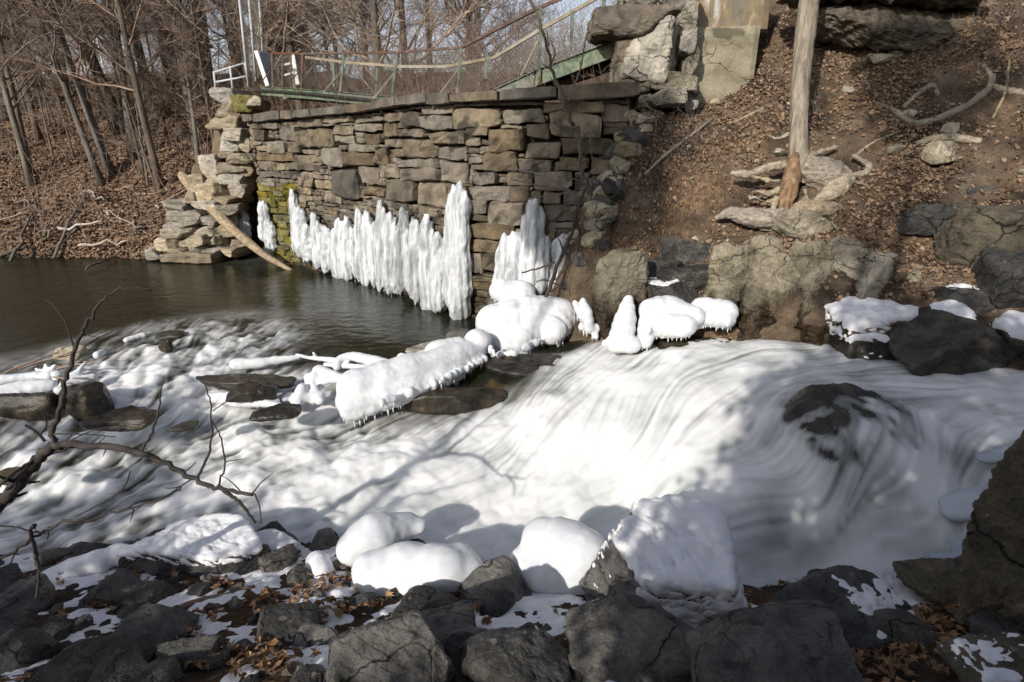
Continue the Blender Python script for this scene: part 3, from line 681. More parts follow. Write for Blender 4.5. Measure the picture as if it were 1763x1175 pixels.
RECTS = """95 240 178 296;180 250 240 298;142 172 215 240;215 185 300 270;302 182 388 275;40 190 92 240;48 292 210 332;50 332 135 372;140 338 190 372;190 340 300 375;210 305 310 338
335 265 425 350;428 292 568 357;480 165 600 200;605 160 665 225;690 225 822 322;785 130 926 192;668 185 785 222;605 110 690 155;930 95 1140 182;828 197 975 258;850 262 975 330;985 185 1095 222;978 224 1042 260;1045 262 1095 290
1098 188 1250 295;1062 294 1215 377;1258 165 1360 232;1365 118 1588 222;1255 236 1408 320;1420 226 1650 312;1222 322 1368 382;1412 316 1540 370;1145 92 1328 162;1332 62 1600 114;668 322 850 360;694 364 853 420;857 335 988 425
575 275 632 345;635 278 702 312;587 345 680 405;507 357 583 442;387 362 505 500;622 412 748 508;757 426 905 540;525 446 618 488;240 450 300 480;310 415 383 460;352 465 420 515;1010 440 1180 505;1290 385 1470 460;1335 465 1415 525;1420 466 1540 525
1340 530 1480 600;1080 515 1240 625;1000 612 1200 680;1005 684 1130 740;392 215 480 250;390 175 478 213;460 258 570 290;522 210 600 256;30 158 100 186;104 158 145 186;700 115 780 180;345 100 470 160;230 120 335 178;150 130 225 168
1180 380 1285 440;1000 745 1060 830;1065 745 1160 830;1020 380 1120 436;860 545 905 575;240 380 300 446;100 376 160 400;165 378 235 408"""
CS = .05
nS = int((S1 - S0) / CS) + 1; nZ = int(4.4 / CS); Z0 = -.35
occ = np.zeros((nS, nZ), bool); stones = []
for i in range(nS): occ[i, max(0, int((z_cb(S0 + i * CS) - Z0) / CS)):] = True
for q in RECTS.replace('\n', ';').split(';'):
    a, b_, c, d_ = [float(t) / 2.593 for t in q.split()]
    a += 420; c += 420; b_ += 150; d_ += 150
    s0 = wall_hit(a, (b_ + d_) / 2)[0]; s1 = wall_hit(c, (b_ + d_) / 2)[0]
    z1 = wall_hit((a + c) / 2, b_)[1]; z0 = wall_hit((a + c) / 2, d_)[1]
    z1 = min(z1, z_cb((s0 + s1) / 2) - .02)
    if s1 - s0 < .1 or z1 - z0 < .05: continue
    stones.append((s0, s1, z0, z1, True))
    i0, i1, k0, k1 = int((s0 - S0) / CS), int(math.ceil((s1 - S0) / CS)), int((z0 - Z0) / CS), int(math.ceil((z1 - Z0) / CS))
    occ[max(i0, 0):i1, max(k0, 0):k1] = True
for k in range(nZ):
    i = 0
    while i < nS:
        if occ[i, k]: i += 1; continue
        low = Z0 + k * CS < 1.3
        sx_ = S0 + i * CS
        big = 1.35 if sx_ > 8.5 else 1.0
        w = int(rng.uniform(5, 14) * big * (1.35 if low else 1)); h = max(2, int(rng.choice([1, 2, 2, 2, 3, 3, 4]) * big * (1.3 if low else 1)))
        w1 = 1
        while w1 < w and i + w1 < nS and not occ[i + w1, k]: w1 += 1
        h1 = 1
        while h1 < h and k + h1 < nZ and not occ[i:i + w1, k + h1].any(): h1 += 1
        occ[i:i + w1, k:k + h1] = True
        stones.append((sx_, sx_ + w1 * CS, Z0 + k * CS, Z0 + (k + h1) * CS, False))
        i += w1
stones.sort(key=lambda t: -(t[1] - t[0]) * (t[3] - t[2]) - (50 if t[4] else 0))
fill = {}
for n_, (s0, s1, z0, z1, major) in enumerate(stones):
    s, z = (s0 + s1) / 2, (z0 + z1) / 2
    w, h = s1 - s0 - .006, z1 - z0 - .006
    if w < .03 or h < .03: continue
    off = rng.uniform(-.07, .05) + (.02 if major else -.015) - .02 * z
    p, a = wall_frame(s, z, off - .17)
    px = proj(p)[0]
    if px < 520 and z < 2.05: mt = 'moss'
    elif z < 1.15 + .25 * math.sin(s * 1.7): mt = 'wall_wet'
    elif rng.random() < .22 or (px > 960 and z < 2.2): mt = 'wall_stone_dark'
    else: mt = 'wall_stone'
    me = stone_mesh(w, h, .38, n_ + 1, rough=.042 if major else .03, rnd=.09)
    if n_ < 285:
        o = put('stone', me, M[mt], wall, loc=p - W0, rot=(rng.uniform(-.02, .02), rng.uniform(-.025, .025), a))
        if mt == 'moss': o['label'] = 'moss-grown stone'
    else:
        Vv = np.empty(len(me.vertices) * 3); me.vertices.foreach_get('co', Vv); Vv = Vv.reshape(-1, 3)
        Qq = np.empty(len(me.loops), int); me.loops.foreach_get('vertex_index', Qq)
        ca, sa = math.cos(a), math.sin(a)
        fill.setdefault(mt, MB()).add(Vv @ np.array([[ca, sa, 0], [-sa, ca, 0], [0, 0, 1]]) + p - W0, Qq.reshape(-1, 4))
        bpy.data.meshes.remove(me)
for mt, mb in fill.items():
    put('small_stones', mb.mesh('small_stones'), M[mt], wall, kind='stuff')
s = wall_hit(424, 205)[0]
while s < S1 + .1:
    w = rng.uniform(.45, 1.25); sm = s + w / 2
    h = max(.12, z_ct(sm) - z_cb(sm)); p, a = wall_frame(sm, z_cb(sm) + h / 2, -.16 + rng.uniform(-.01, .02))
    dz = (z_ct(min(s + w, 13)) - z_ct(s)) / w
    put('coping_stone', stone_mesh(w - .012, h, .6, int(s * 91), 6, 2, 3, .022, .16), M['coping'], wall, loc=p - W0, rot=(0, -math.atan(dz), a))
    s += w
core = MB()
pts = [(WPATH[i] - WN[i] * .30, WPATH[i] - WN[i] * .8) for i in range(0, 400, 6) if S0 - .1 < WS[i] < S1]
for (a0, b0), (a1, b1) in zip(pts[:-1], pts[1:]):
    zt = [min(z_cb(np.interp(q[0], WPATH[:, 0], WS)) - .03, 3.6) for q in (a0, a1)]
    V = [(*a0, -.8), (*a1, -.8), (*a1, zt[1]), (*a0, zt[0]), (*b0, -.8), (*b1, -.8), (*b1, zt[1]), (*b0, zt[0])]
    core.add(np.array(V) - W0, [(0, 1, 2, 3), (3, 2, 6, 7)])
put('rubble_core', core.mesh('rubble_core', False), M['wall_stone_dark'], wall)

# ================================================================== rocks (a faceted boulder cut by random planes)
def rock_verts(seed, rx_, ry_, rz_, sub=3, planes=14, rough=.06, sharp=14., freq=2.2, cuts=()):
    rr = np.random.RandomState(seed)
    D, F = ico(sub)
    N = rr.normal(size=(planes, 3)); N /= np.linalg.norm(N, axis=1)[:, None]
    N = np.vstack([N, np.eye(3), -np.eye(3)])
    dd = np.r_[rr.uniform(.68, 1.02, planes), rr.uniform(.8, .98, 6)]
    for nn_, d_ in cuts:
        nn_ = np.array(nn_, float); N = np.vstack([N, nn_ / np.linalg.norm(nn_)]); dd = np.r_[dd, d_]
    den = np.clip(D @ N.T, 1e-3, None)
    rad = dd[None] / den
    k = -sharp
    rm = rad.min(1); r = rm - np.log(np.exp(np.clip(-sharp * (rad - rm[:, None]), -60, 0)).sum(1)) / sharp
    r = np.clip(r, .25, 1.35)
    V = D * r[:, None]
    lo, hi = V.min(0), V.max(0); V = (V - (lo + hi) / 2) / ((hi - lo) / 2) * np.array((rx_, ry_, rz_))
    sc = (rx_ * ry_ * rz_) ** (1 / 3)
    nrm = vnormals(V, F)
    o = rr.uniform(0, 90, 3)
    q = V / sc * freq + o; st = q @ np.array((.35, .2, 1.1)) * 2.2 + .5 * perlin(q * .8)
    lay = (st - np.floor(st)); lay = np.where(lay < .85, lay, (1 - lay) / .15 * .85) - .4      # weathered bedding steps
    V = V + nrm * (sc * rough * (fbm(q, 5, .55) + .45 * lay)[:, None])
    return V, F
def rotm(rx=0, ry=0, rz=0):
    from mathutils import Euler
    return np.array(Euler((rx, ry, rz)).to_matrix())
def rock(name, label, cat, c, r, seed, mat, rot=(0, 0, 0), sub=3, parent=None, group=None, snow=None, planes=14, rough=.06, sharp=14., smooth=False, cuts=()):
    V, F = rock_verts(seed, r[0], r[1], r[2], sub, planes, rough, sharp, cuts=cuts)
    V = V @ rotm(*rot).T
    c = np.asarray(c, float)
    o = put(name, mk(name, V, F, smooth), M[mat], parent, label, cat, group, loc=c if parent is None else c - np.array(parent.location))
    if snow:
        n = vnormals(V, F); th = snow.get('th', .045); sc = max(r)
        msk = sstep(snow.get('a', .45), snow.get('a', .45) + .3, n[:, 2]) + .4 * fbm(V * (.8 / sc + 1.) + seed, 4) + .12 * perlin(V * 16 + seed) + snow.get('b', 0.) - snow.get('nx', 0.) * np.clip(-n[:, 0] - .25, 0, 1)
        if 'top' in snow: msk = sstep(snow['top'], snow['top'] + .2, V[:, 2] / r[2]) * sstep(.15, .5, n[:, 2]) * 1.1 + .25 * fbm(V * (1. / sc + 1.) + seed, 3) + .10 * perlin(V * 16 + seed) - .05
        if 'dir' in snow: msk = msk + snow.get('k', 2.0) * ((V / sc) @ np.asarray(snow['dir'], float))
        t = np.clip(msk - .35, -.5, 1.)
        SV = V + n * (np.clip(t, -.5, .5) * th * .8 - .006)[:, None] + np.array((0, 0, 1)) * (np.clip(t, 0, 1) * th)[:, None]
        keep = (t > -.15)[F].any(1)
        if keep.sum() > 4:
            put('snow_cap', mk('snow_cap', SV, F[keep], True), M[snow.get('mat', 'snow')], o)
    return o
def prock(name, label, cat, box, mat, seed, z=None, Y=None, dr=.8, sink=.18, rot=(0, 0, 0), **kw):
    """boulder whose outline fills a box of the photograph, standing at a distance Y or with its foot at height z"""
    x0, y0, x1, y1 = box
    foot = PZ((x0 + x1) / 2, y1, z) if z is not None else None
    Yc = Y if Y is not None else foot[1]
    c = PY((x0 + x1) / 2, (y0 + y1) / 2, Yc); s = mpp(c)
    w, h = (x1 - x0) * s / 2, (y1 - y0) * s / 2
    e = math.radians(PITCH) + math.atan(((y0 + y1) / 2 - 587.5) / FPX)          # view angle below level
    dep = w * dr
    hz = max(.25 * h, (h - dep * math.sin(max(e, 0)) * .75) / max(.4, math.cos(e)))
    if Y is None: c = PY((x0 + x1) / 2, (y0 + y1) / 2, Yc + dep * .35)
    c = c - np.array((0, 0, sink * hz))
    return rock(name, label, cat, c, (w * 1.04, dep, hz * (1 + sink)), seed, mat, rot, **kw)

# ================================================================== ledge of flat slabs at the wall's far end
ledge = thing('rock_ledge', 'stepped ledge of flat weathered slabs at the far end of the stone wall', 'rock ledge', PZ(350, 445, 0))
L0 = np.array(ledge.location)
LST = [(378,158,420,180,16.8),(383,181,428,203,16.6),(410,170,446,192,16.4),(432,168,456,186,16.2),(374,203,428,223,16.4),(384,231,420,257,16.3),(404,224,438,241,16.3),(402,266,440,280,16.0),(362,271,390,306,16.2),(386,258,412,270,16.3),(388,282,428,296,16.1),(412,240,440,262,16.4),
 (303,345,337,363,15.7),(307,362,354,376,15.6),(303,377,360,389,15.6),(300,388,347,404,15.5),(327,402,377,419,15.5),(292,408,326,426,15.4),(288,425,342,437,15.4),(300,432,380,453,15.2),(358,317,402,343,15.9),(380,338,422,352,15.8),(353,343,396,357,15.8),(384,352,420,368,15.7),(396,300,430,316,16.0),(372,300,398,318,16.1),(405,318,432,336,15.9),
 (356,372,392,388,15.7),(350,388,384,402,15.6),(372,404,398,424,15.6),(368,424,396,438,15.4),(388,368,412,384,15.8),(392,386,418,402,15.8),(396,424,424,438,15.5),(320,330,356,346,15.9),(340,300,366,318,16.2),(268,424,292,440,15.4),(398,404,424,424,15.9),(420,282,442,300,16.2),(346,418,372,430,15.5)]
for k, (x0, y0, x1, y1, Y) in enumerate(LST):
    c = PY((x0 + x1) / 2, (y0 + y1) / 2, Y + .25); s_ = mpp(c)
    V, F = rock_verts(300 + k, (x1 - x0) * s_ * .56, .55, (y1 - y0) * s_ * .62, 4, 6, .05, 34.)
    put('slab', mk('slab', V @ rotm(0, rng.uniform(-.08, .08), rng.uniform(-.3, .3)).T, F, False), M['moss'] if k == 2 else M['ledge'], ledge, loc=c - L0)
cb = MB()
for (x0, y0, x1, y1, Y, d) in ((380,200,444,440,16.9,.55),(300,352,400,450,16.2,.5),(350,290,420,450,16.6,.5)):
    c = PY((x0 + x1) / 2, (y0 + y1) / 2, Y + .2); s_ = mpp(c)
    V, F = rock_verts(340 + x0, (x1 - x0) * s_ * .5, d, (y1 - y0) * s_ * .52, 3, 8, .05); cb.add(V + c - L0, None, F)
put('ledge_core', cb.mesh('ledge_core', False), M['wall_stone_dark'], ledge)

# ================================================================== bridge abutment on the right
ab = thing('bridge_abutment', 'ruined bridge abutment of big tumbled stones beside a concrete pier', 'abutment', PY(1150, 190, 10.6))
A0 = np.array(ab.location)
AST = [(1024,23,1142,65,10.2,.1),(1057,60,1120,110,10.35,0),(1076,50,1170,137,10.2,.35),(1098,128,1183,156,10.25,.1),(1110,158,1165,185,10.1,-.1),(1054,108,1100,150,10.4,0),(1074,-14,1162,28,10.5,0),(1155,-6,1184,60,10.45,0),(1158,50,1182,98,10.5,0),(1165,92,1186,132,10.55,0),(1060,146,1112,168,10.3,.05),(1156,150,1186,190,10.5,0),(1090,170,1118,196,10.3,0),(1040,165,1068,186,9.9,0)]
for k, (x0, y0, x1, y1, Y, ry_) in enumerate(AST):
    c = PY((x0 + x1) / 2, (y0 + y1) / 2, Y + .35); s_ = mpp(c)
    V, F = rock_verts(420 + k, (x1 - x0) * s_ * .55, .55, (y1 - y0) * s_ * .58, 4, 5, .075, 36.)
    o = put('stone', mk('stone', V @ rotm(0, ry_ * .5, 0).T, F, False), M['coping'] if k in (0, 1, 13) else M['pier'], ab, loc=c - A0)
    if k == 4: o['label'] = 'pale sunlit stone with mossy underside'
def slab_quad(name, pix, Y0, Y1, mat, parent, thick=.9, seed=3):
    """block with a quadrilateral front face given by photograph corners (tl, tr, br, bl)"""
    nx_, nz_ = 14, 12
    cs = [PY(px, py, Y0 + (Y1 - Y0) * u) for (px, py), u in zip(pix, (0, 1, 1, 0))]
    mb = MB(); u = np.linspace(0, 1, nx_); v = np.linspace(0, 1, nz_); U, Vv = np.meshgrid(u, v)
    P = (1 - Vv)[..., None] * ((1 - U)[..., None] * cs[0] + U[..., None] * cs[1]) + Vv[..., None] * ((1 - U)[..., None] * cs[3] + U[..., None] * cs[2])
    P = P.reshape(-1, 3); edge = ((U == 0) | (U == 1) | (Vv == 0)).ravel()
    P = P + np.stack([0 * P[:, 0], .02 * fbm(P * 2 + seed, 4) + .03 * edge, .012 * fbm(P * 3 + 9 + seed, 3)], 1)
    i = np.arange(nz_ - 1)[:, None] * nx_; j = np.arange(nx_ - 1)[None]
    Q = np.stack([i + j, i + nx_ + j, i + nx_ + j + 1, i + j + 1], -1).reshape(-1, 4)
    mb.add(P - A0, Q)
    def strip(ids):
        a = P[ids] - A0; b2 = a + np.array((.12, thick, 0)); n = len(ids)
        mb.add(np.vstack([a, b2]), [(q, q + 1, n + q + 1, n + q) for q in range(n - 1)])
    G = np.arange(nx_ * nz_).reshape(nz_, nx_)
    strip(G[0]); strip(G[:, -1]); strip(G[:, 0][::-1])
    return put(name, mb.mesh(name, False), M[mat], parent)
slab_quad('concrete_block', [(1180, 46), (1311, 44), (1290, 200), (1177, 214)], 10.55, 11.0, 'concrete', ab)
slab_quad('concrete_block', [(1178, -60), (1336, -60), (1322, 50), (1182, 50)], 10.75, 11.25, 'concrete_stained', ab, seed=8)
rock('overhanging_slab', 'dark brown slab overhanging a shadowy hollow high on the right bank', 'rock slab', PY(1520, 46, 10.75), (1.2, .55, .3), 77, 'brown_rock', (.35, .10, -.12), 5, sharp=30., planes=9, rough=.12)
rock('overhanging_slab', 'mossy stone edge above the dark slab at the top of the right bank', 'rock slab', PY(1500, -4, 10.8), (1.5, .7, .12), 78, 'coping', (.1, .05, -.1), 5, sharp=30., planes=9, rough=.2)

# ================================================================== footbridge
br = thing('footbridge', 'rusting green steel footbridge with its far span sagging behind the stone wall', 'footbridge', PY(690, 168, 13.2))
B0 = np.array(br.location)
def bput(name, mb, mat, **k): return put(name, mb.mesh(name, False), M[mat], br, **k)
def tube_through(pts, r, k=6, up=None):
    mb = MB(); mb.tube(np.array(pts) - B0, r, k); return mb
gl_ = [PY(450, 152, 16.6), PY(560, 160, 15.0), PY(690, 172, 13.2), PY(790, 168, 12.2), PY(866, 160, 11.5)]
gr_ = [PY(850, 162, 11.4), PY(930, 126, 11.0), PY(1062, 76, 10.7)]
for line, h in ((gl_, .2), (gr_, .24)):
    for dy in (0, 1.25):
        for a, b_ in zip(line[:-1], line[1:]):
            mb = MB(); A, Bq = np.array(a) - B0 + (0, dy, -.06), np.array(b_) - B0 + (0, dy, -.06)
            mb.bar(A, Bq, .02, h); mb.bar(A + (0, 0, h / 2 + .006), Bq + (0, 0, h / 2 + .006), .10, .012); mb.bar(A - (0, 0, h / 2 + .006), Bq - (0, 0, h / 2 + .006), .10, .012)
            bput('girder', mb, 'green_steel')
    for a, b_ in zip(line[:-1], line[1:]):
        mb = MB(); mb.bar(np.array(a) - B0 + (0, .62, -.01), np.array(b_) - B0 + (0, .62, -.01), 1.2, .05)
        if line is gr_: mb.bar(np.array(a) - B0 + (0, .62, -.2), np.array(b_) - B0 + (0, .62, -.26), .9, .1)
        bput('deck', mb, 'dark_steel')
posts = [(469,150,468,92,16.3),(517,150,521,93,15.6),(584,158,592,92,14.7),(672,168,684,91,13.4),(785,162,795,82,12.3),(928,129,931,12,11.0),(1062,70,1075,-45,10.7)]
tops, bots = [], []
for k, (x0, y0, x1, y1, Y) in enumerate(posts):
    a, b_ = PY(x0, y0, Y - .05), PY(x1, y1, Y - .05); tops.append(b_); bots.append(a)
    mb = MB(); mb.bar(a - B0 - (0, 0, .14), b_ - B0, .05, .05, up=(0, 1, 0)); bput('post', mb, 'rust_steel' if k < 2 else 'green_steel')
    if k < 6:
        m_ = a * .45 + b_ * .55; f = a + np.array((-.32, -.25, -.05))
        mb = MB(); mb.bar(m_ - B0, f - B0, .025, .025); bput('brace', mb, 'rust_steel' if k < 2 else 'pale_rail')
for k in range(6):
    mb = MB(); mb.bar(tops[k] - B0, tops[k + 1] - B0, .05, .045); bput('top_rail', mb, 'rust_steel')
for x0, y0, x1, y1, Y in ((486,149,486,93,16.0),(501,149,501,93,15.8)):
    mb = MB(); mb.bar(PY(x0, y0, Y) - B0, PY(x1, y1, Y) - B0, .03, .03, up=(0, 1, 0)); bput('post', mb, 'rust_steel')
far = [PY(527, 99, 17.2), PY(600, 108, 16.2), PY(690, 115, 15), PY(770, 115, 13.9), PY(850, 100, 13.1), PY(930, 52, 12.5), PY(1040, -10, 12)]
for a, b_ in zip(far[:-1], far[1:]):
    mb = MB(); mb.bar(a - B0, b_ - B0, .05, .06); bput('far_rail', mb, 'pale_rail')
for x0, y0, x1, y1, Y in ((575,150,574,104,16.6),(648,158,650,112,15.6),(836,140,838,88,13.2),(983,84,986,20,12.2),(1040,26,1040,-10,12.)):
    mb = MB(); mb.bar(PY(x0, y0, Y) - B0, PY(x1, y1, Y) - B0, .06, .05, up=(0, 1, 0)); bput('far_post', mb, 'green_steel')
wires = MB()
def link_panel(a0, a1, b0, b1, sp=.075, r=.0022, org=B0, mb=None):
    """woven mesh between bottom edge a0-a1 and top edge b0-b1"""
    mb = mb or wires
    L = np.linalg.norm(a1 - a0); H = np.linalg.norm(b0 - a0); n = int((L + H) / sp)
    for sg in (0, 1):
        for q in range(n):
            x = q * sp; t0, t1 = max(0, x - L), min(H, x)
            if t1 - t0 < .02: continue
            P = []
            for t in (t0, t1):
                u = (x - t) / L; v = t / H
                if sg: u = 1 - u
                P.append((a0 * (1 - u) + a1 * u) * (1 - v) + (b0 * (1 - u) + b1 * u) * v - org)
            mb.tube(P, r, 3, False)
for k in range(6): link_panel(bots[k] + (0, 0, .02), bots[k + 1] + (0, 0, .02), tops[k], tops[k + 1])
for k in range(3, 6): link_panel(far[k] - (0, 0, .9), far[k + 1] - (0, 0, .9), far[k], far[k + 1])
bput('chain_link', wires, 'wire')
tb = thing('steel_beam', 'teal painted steel beam end on top of the concrete pier', 'beam', PY(1215, 2, 10.9))
mb = MB(); mb.bar(PY(1188, -2, 10.9) - np.array(tb.location), PY(1248, -4, 11.2) - np.array(tb.location), .1, .09); put('beam', mb.mesh('beam', False), M['green_steel'], tb)

# gate, tall fence and pipe rail at the far end of the bridge
gate = thing('gate', 'open white-framed gate at the far end of the footbridge', 'gate', PY(463, 148, 16.7)); G0 = np.array(gate.location)
for x0, y0, x1, y1, w in ((461,148,441,88,.10),(513,146,504,95,.10)):
    mb = MB(); mb.bar(PY(x0, y0, 16.8) - G0, PY(x1, y1, 16.8) - G0, w, .06, up=(0, 1, 0)); put('gate_post', mb.mesh('gate_post', False), M['white_paint'], gate)
mb = MB(); a, b_, c, d_ = PY(446, 90, 16.9), PY(462, 92, 17.2), PY(471, 146, 17.2), PY(462, 147, 16.9)
for u, v in ((a, b_), (b_, c), (c, d_), (d_, a)): mb.bar(u - G0, v - G0, .05, .04)
put('gate_frame', mb.mesh('gate_frame', False), M['galv'], gate)
mb = MB(); nrm = np.cross(b_ - a, d_ - a); nrm = nrm / np.linalg.norm(nrm) * .012
mb.add(np.array([a + nrm, b_ + nrm, c + nrm, d_ + nrm, a - nrm, b_ - nrm, c - nrm, d_ - nrm]) - G0, [(0, 1, 2, 3), (7, 6, 5, 4), (0, 4, 5, 1), (1, 5, 6, 2), (2, 6, 7, 3), (3, 7, 4, 0)])
put('gate_panel', mb.mesh('gate_panel', False), M['siding'], gate)
mb = MB(); mb.bar(PY(505, 99, 16.9) - G0, PY(512, 128, 16.9) - G0, .04, .04, up=(0, 1, 0)); mb.bar(PY(490, 112, 16.9) - G0, PY(506, 108, 16.9) - G0, .05, .05); mb.bar(PY(490, 130, 16.9) - G0, PY(510, 124, 16.9) - G0, .05, .05)
put('gate_latch', mb.mesh('gate_latch', False), M['galv'], gate)
fence = thing('mesh_fence', 'tall galvanised mesh fence standing beside the white gate', 'fence', PY(427, 150, 16.9)); F0 = np.array(fence.location)
fp = [(428,150,409,-30,16.9),(441,140,426,-30,17.4),(455,120,444,-30,18.0)]
fa = [(PY(x0, y0, Y), PY(x1, y1, Y)) for x0, y0, x1, y1, Y in fp]
for a, b_ in fa:
    mb = MB(); mb.tube(np.array((a, b_)) - F0, .035, 8); put('post', mb.mesh('post'), M['galv'], fence)
mb = MB()
for k in range(2): link_panel(fa[k][0], fa[k + 1][0], fa[k][1], fa[k + 1][1], .09, .003, F0, mb)
put('chain_link', mb.mesh('chain_link', False), M['wire'], fence)
rail = thing('pipe_railing', 'low grey pipe railing between the left slope and the gate', 'railing', PY(372, 156, 17.0)); P0 = np.array(rail.location)
for x0, y0, x1, y1, Y in ((372,156,368,124,17.),(401,155,396,114,17.),(430,150,421,108,17.)):
    mb = MB(); mb.tube(np.array((PY(x0, y0, Y), PY(x1, y1, Y))) - P0, .03, 6); put('post', mb.mesh('post'), M['galv'], rail)
for x0, y0, x1, y1 in ((368,125,422,109),(370,142,430,131)):
    mb = MB(); mb.tube(np.array((PY(x0, y0, 17.), PY(x1, y1, 17.))) - P0, .028, 6); put('rail', mb.mesh('rail'), M['galv'], rail)
# ================================================================== ice on the wall
irng = random.Random(5)
def ice_disp(amp, sc, zs=.4):
    return lambda V: amp * fbm(V * np.array((sc, sc, sc * zs)), 3)
def wall_ice(label, cols, thick=.16, voxel=.024, name='ice_column'):
    """cols: (centre px, top py, bottom py, width px) measured on the wall face"""
    mb = MB(); base = None
    for px, y0, y1, w in cols:
        s, z0 = wall_hit(px, y1); _, z1 = wall_hit(px, y0)
        p, n = wall_at(s); wm = w * mpp((p[0], p[1], z0))
        if base is None: base = np.array((p[0] + n[0] * .1, p[1] + n[1] * .1, z0))
        wm *= .98; tx = np.interp(s, WS, WT[:, 0]); ty = np.interp(s, WS, WT[:, 1])
        pc = np.array((p[0] + n[0] * .17, p[1] + n[1] * .17, z0)); s = s + (px - proj(pc)[0]) * mpp(pc) / max(.35, tx)
        nst = max(4, int(wm / .042))
        dr_ = [0.] * 2 + [irng.uniform(0, .13) + (irng.uniform(.08, .3) if irng.random() < .3 else 0) for _ in range(nst)]; db_ = [irng.uniform(0, .13) for _ in range(nst + 2)]
        for q in range(nst):
            u = (q + .5) / nst - .5
            c = 1 - (2 * u) ** 2
            pp, nn = wall_at(s + u * wm + irng.uniform(-.02, .02))
            H = z1 - z0
            zt = z1 - H * (.05 * (1 - c) ** 2 + irng.uniform(0, .03) + (dr_[q // 2 + 2] if abs(u) > .2 else irng.uniform(0, .05))); zb = z0 - .03 + H * (irng.uniform(0, .05) + db_[q // 3]) * (1.6 - c)
            k = 15; t = np.linspace(0, 1, k)
            r = irng.uniform(.045, .07) * (.95 + .25 * t) * np.clip(t * 14 + .55, 0, 1) * np.clip((1 - t) * 7 + .15, 0, 1) * (1 + .16 * np.sin(t * irng.uniform(14, 30) + irng.uniform(0, 6)))
            off = .04 + thick * (.35 + .65 * c) * (.35 + .75 * np.sin(np.clip(t * 1.25, 0, 1) * 1.57)) * irng.uniform(.75, 1.1)
            wob = .015 * np.sin(t * irng.uniform(5, 12) + irng.uniform(0, 6))
            P = np.stack([pp[0] + nn[0] * off + wob, pp[1] + nn[1] * off, zt + (zb - zt) * t], 1)
            mb.tube(P, r, 8)
            P2 = P - np.array((nn[0], nn[1], 0)) * (off * .5)[:, None]; mb.tube(P2[1:], r[1:] * 1.25, 6)
        for q in range(int(nst * .8)):                      # hanging icicles and drips
            ds = irng.uniform(-.5, .5) * wm; pp, nn = wall_at(s + ds)
            za = z0 + (z1 - z0) * irng.uniform(.15, .75); L = irng.uniform(.15, .45)
            o = irng.uniform(.10, .10 + thick * .8)
            mb.tube([(pp[0] + nn[0] * o, pp[1] + nn[1] * o, za), (pp[0] + nn[0] * o, pp[1] + nn[1] * o, za - L * .6), (pp[0] + nn[0] * o, pp[1] + nn[1] * o, za - L)], [.035, .026, .012], 6)
    V, F = remeshed(mb, voxel, 2, lambda V: .014 * fbm(V * np.array((10, 10, 2.6)), 3) + .010 * fbm(V * np.array((26, 26, 9)), 2))
    return put(name, mk(name, V - base, F), M['ice'], None, label, 'ice', 'frozen seeps on the stone wall', loc=base)
wall_ice('thin ice column on the mossy end of the wall, farthest from the tall pillar', [(461, 343, 420, 14), (468, 376, 437, 18)])
wall_ice('ice column with a tall narrow top standing right of the green moss', [(514, 321, 440, 17), (522, 352, 446, 26), (533, 384, 450, 18)])
wall_ice('low ragged ice curtain just right of the narrow-topped column by the moss', [(549, 362, 462, 20), (565, 384, 470, 22), (580, 392, 476, 16)])
wall_ice('broad ice column with a rounded ragged head left of the middle of the wall', [(590, 372, 484, 24), (604, 368, 486, 22), (618, 384, 480, 12)])
wall_ice('ice column with two thin upright spikes on its head', [(626, 352, 494, 16), (640, 360, 498, 24), (650, 378, 498, 14)])
wall_ice('wide ice column with a stepped top under large square stones', [(665, 341, 505, 18), (680, 362, 512, 28), (698, 352, 470, 14), (703, 385, 500, 20)], .2)
wall_ice('wide bulging ice curtain hanging left of the tall ice pillar', [(718, 370, 520, 20), (740, 363, 535, 28), (758, 392, 538, 26), (775, 396, 460, 16)], .22)
wall_ice('tall free-standing ice pillar reaching highest up the wall', [(786, 312, 552, 30), (796, 302, 545, 20), (780, 330, 520, 16), (792, 420, 556, 24)], .24)
wall_ice('double ice column flowing down onto the ice mound at the right of the wall', [(872, 396, 522, 26), (886, 392, 515, 20), (915, 334, 520, 26), (908, 352, 520, 18), (930, 396, 510, 18), (862, 420, 525, 14)], .26)
wall_ice('small shaded icicle cluster right of the double ice column', [(955, 408, 500, 10), (966, 400, 470, 8), (946, 450, 505, 14)], .10)
wall_ice('bluish ice fall in the dark corner beside the leaning log', [(428, 360, 430, 10), (420, 385, 432, 16), (405, 390, 434, 18), (395, 410, 437, 14)], .2)

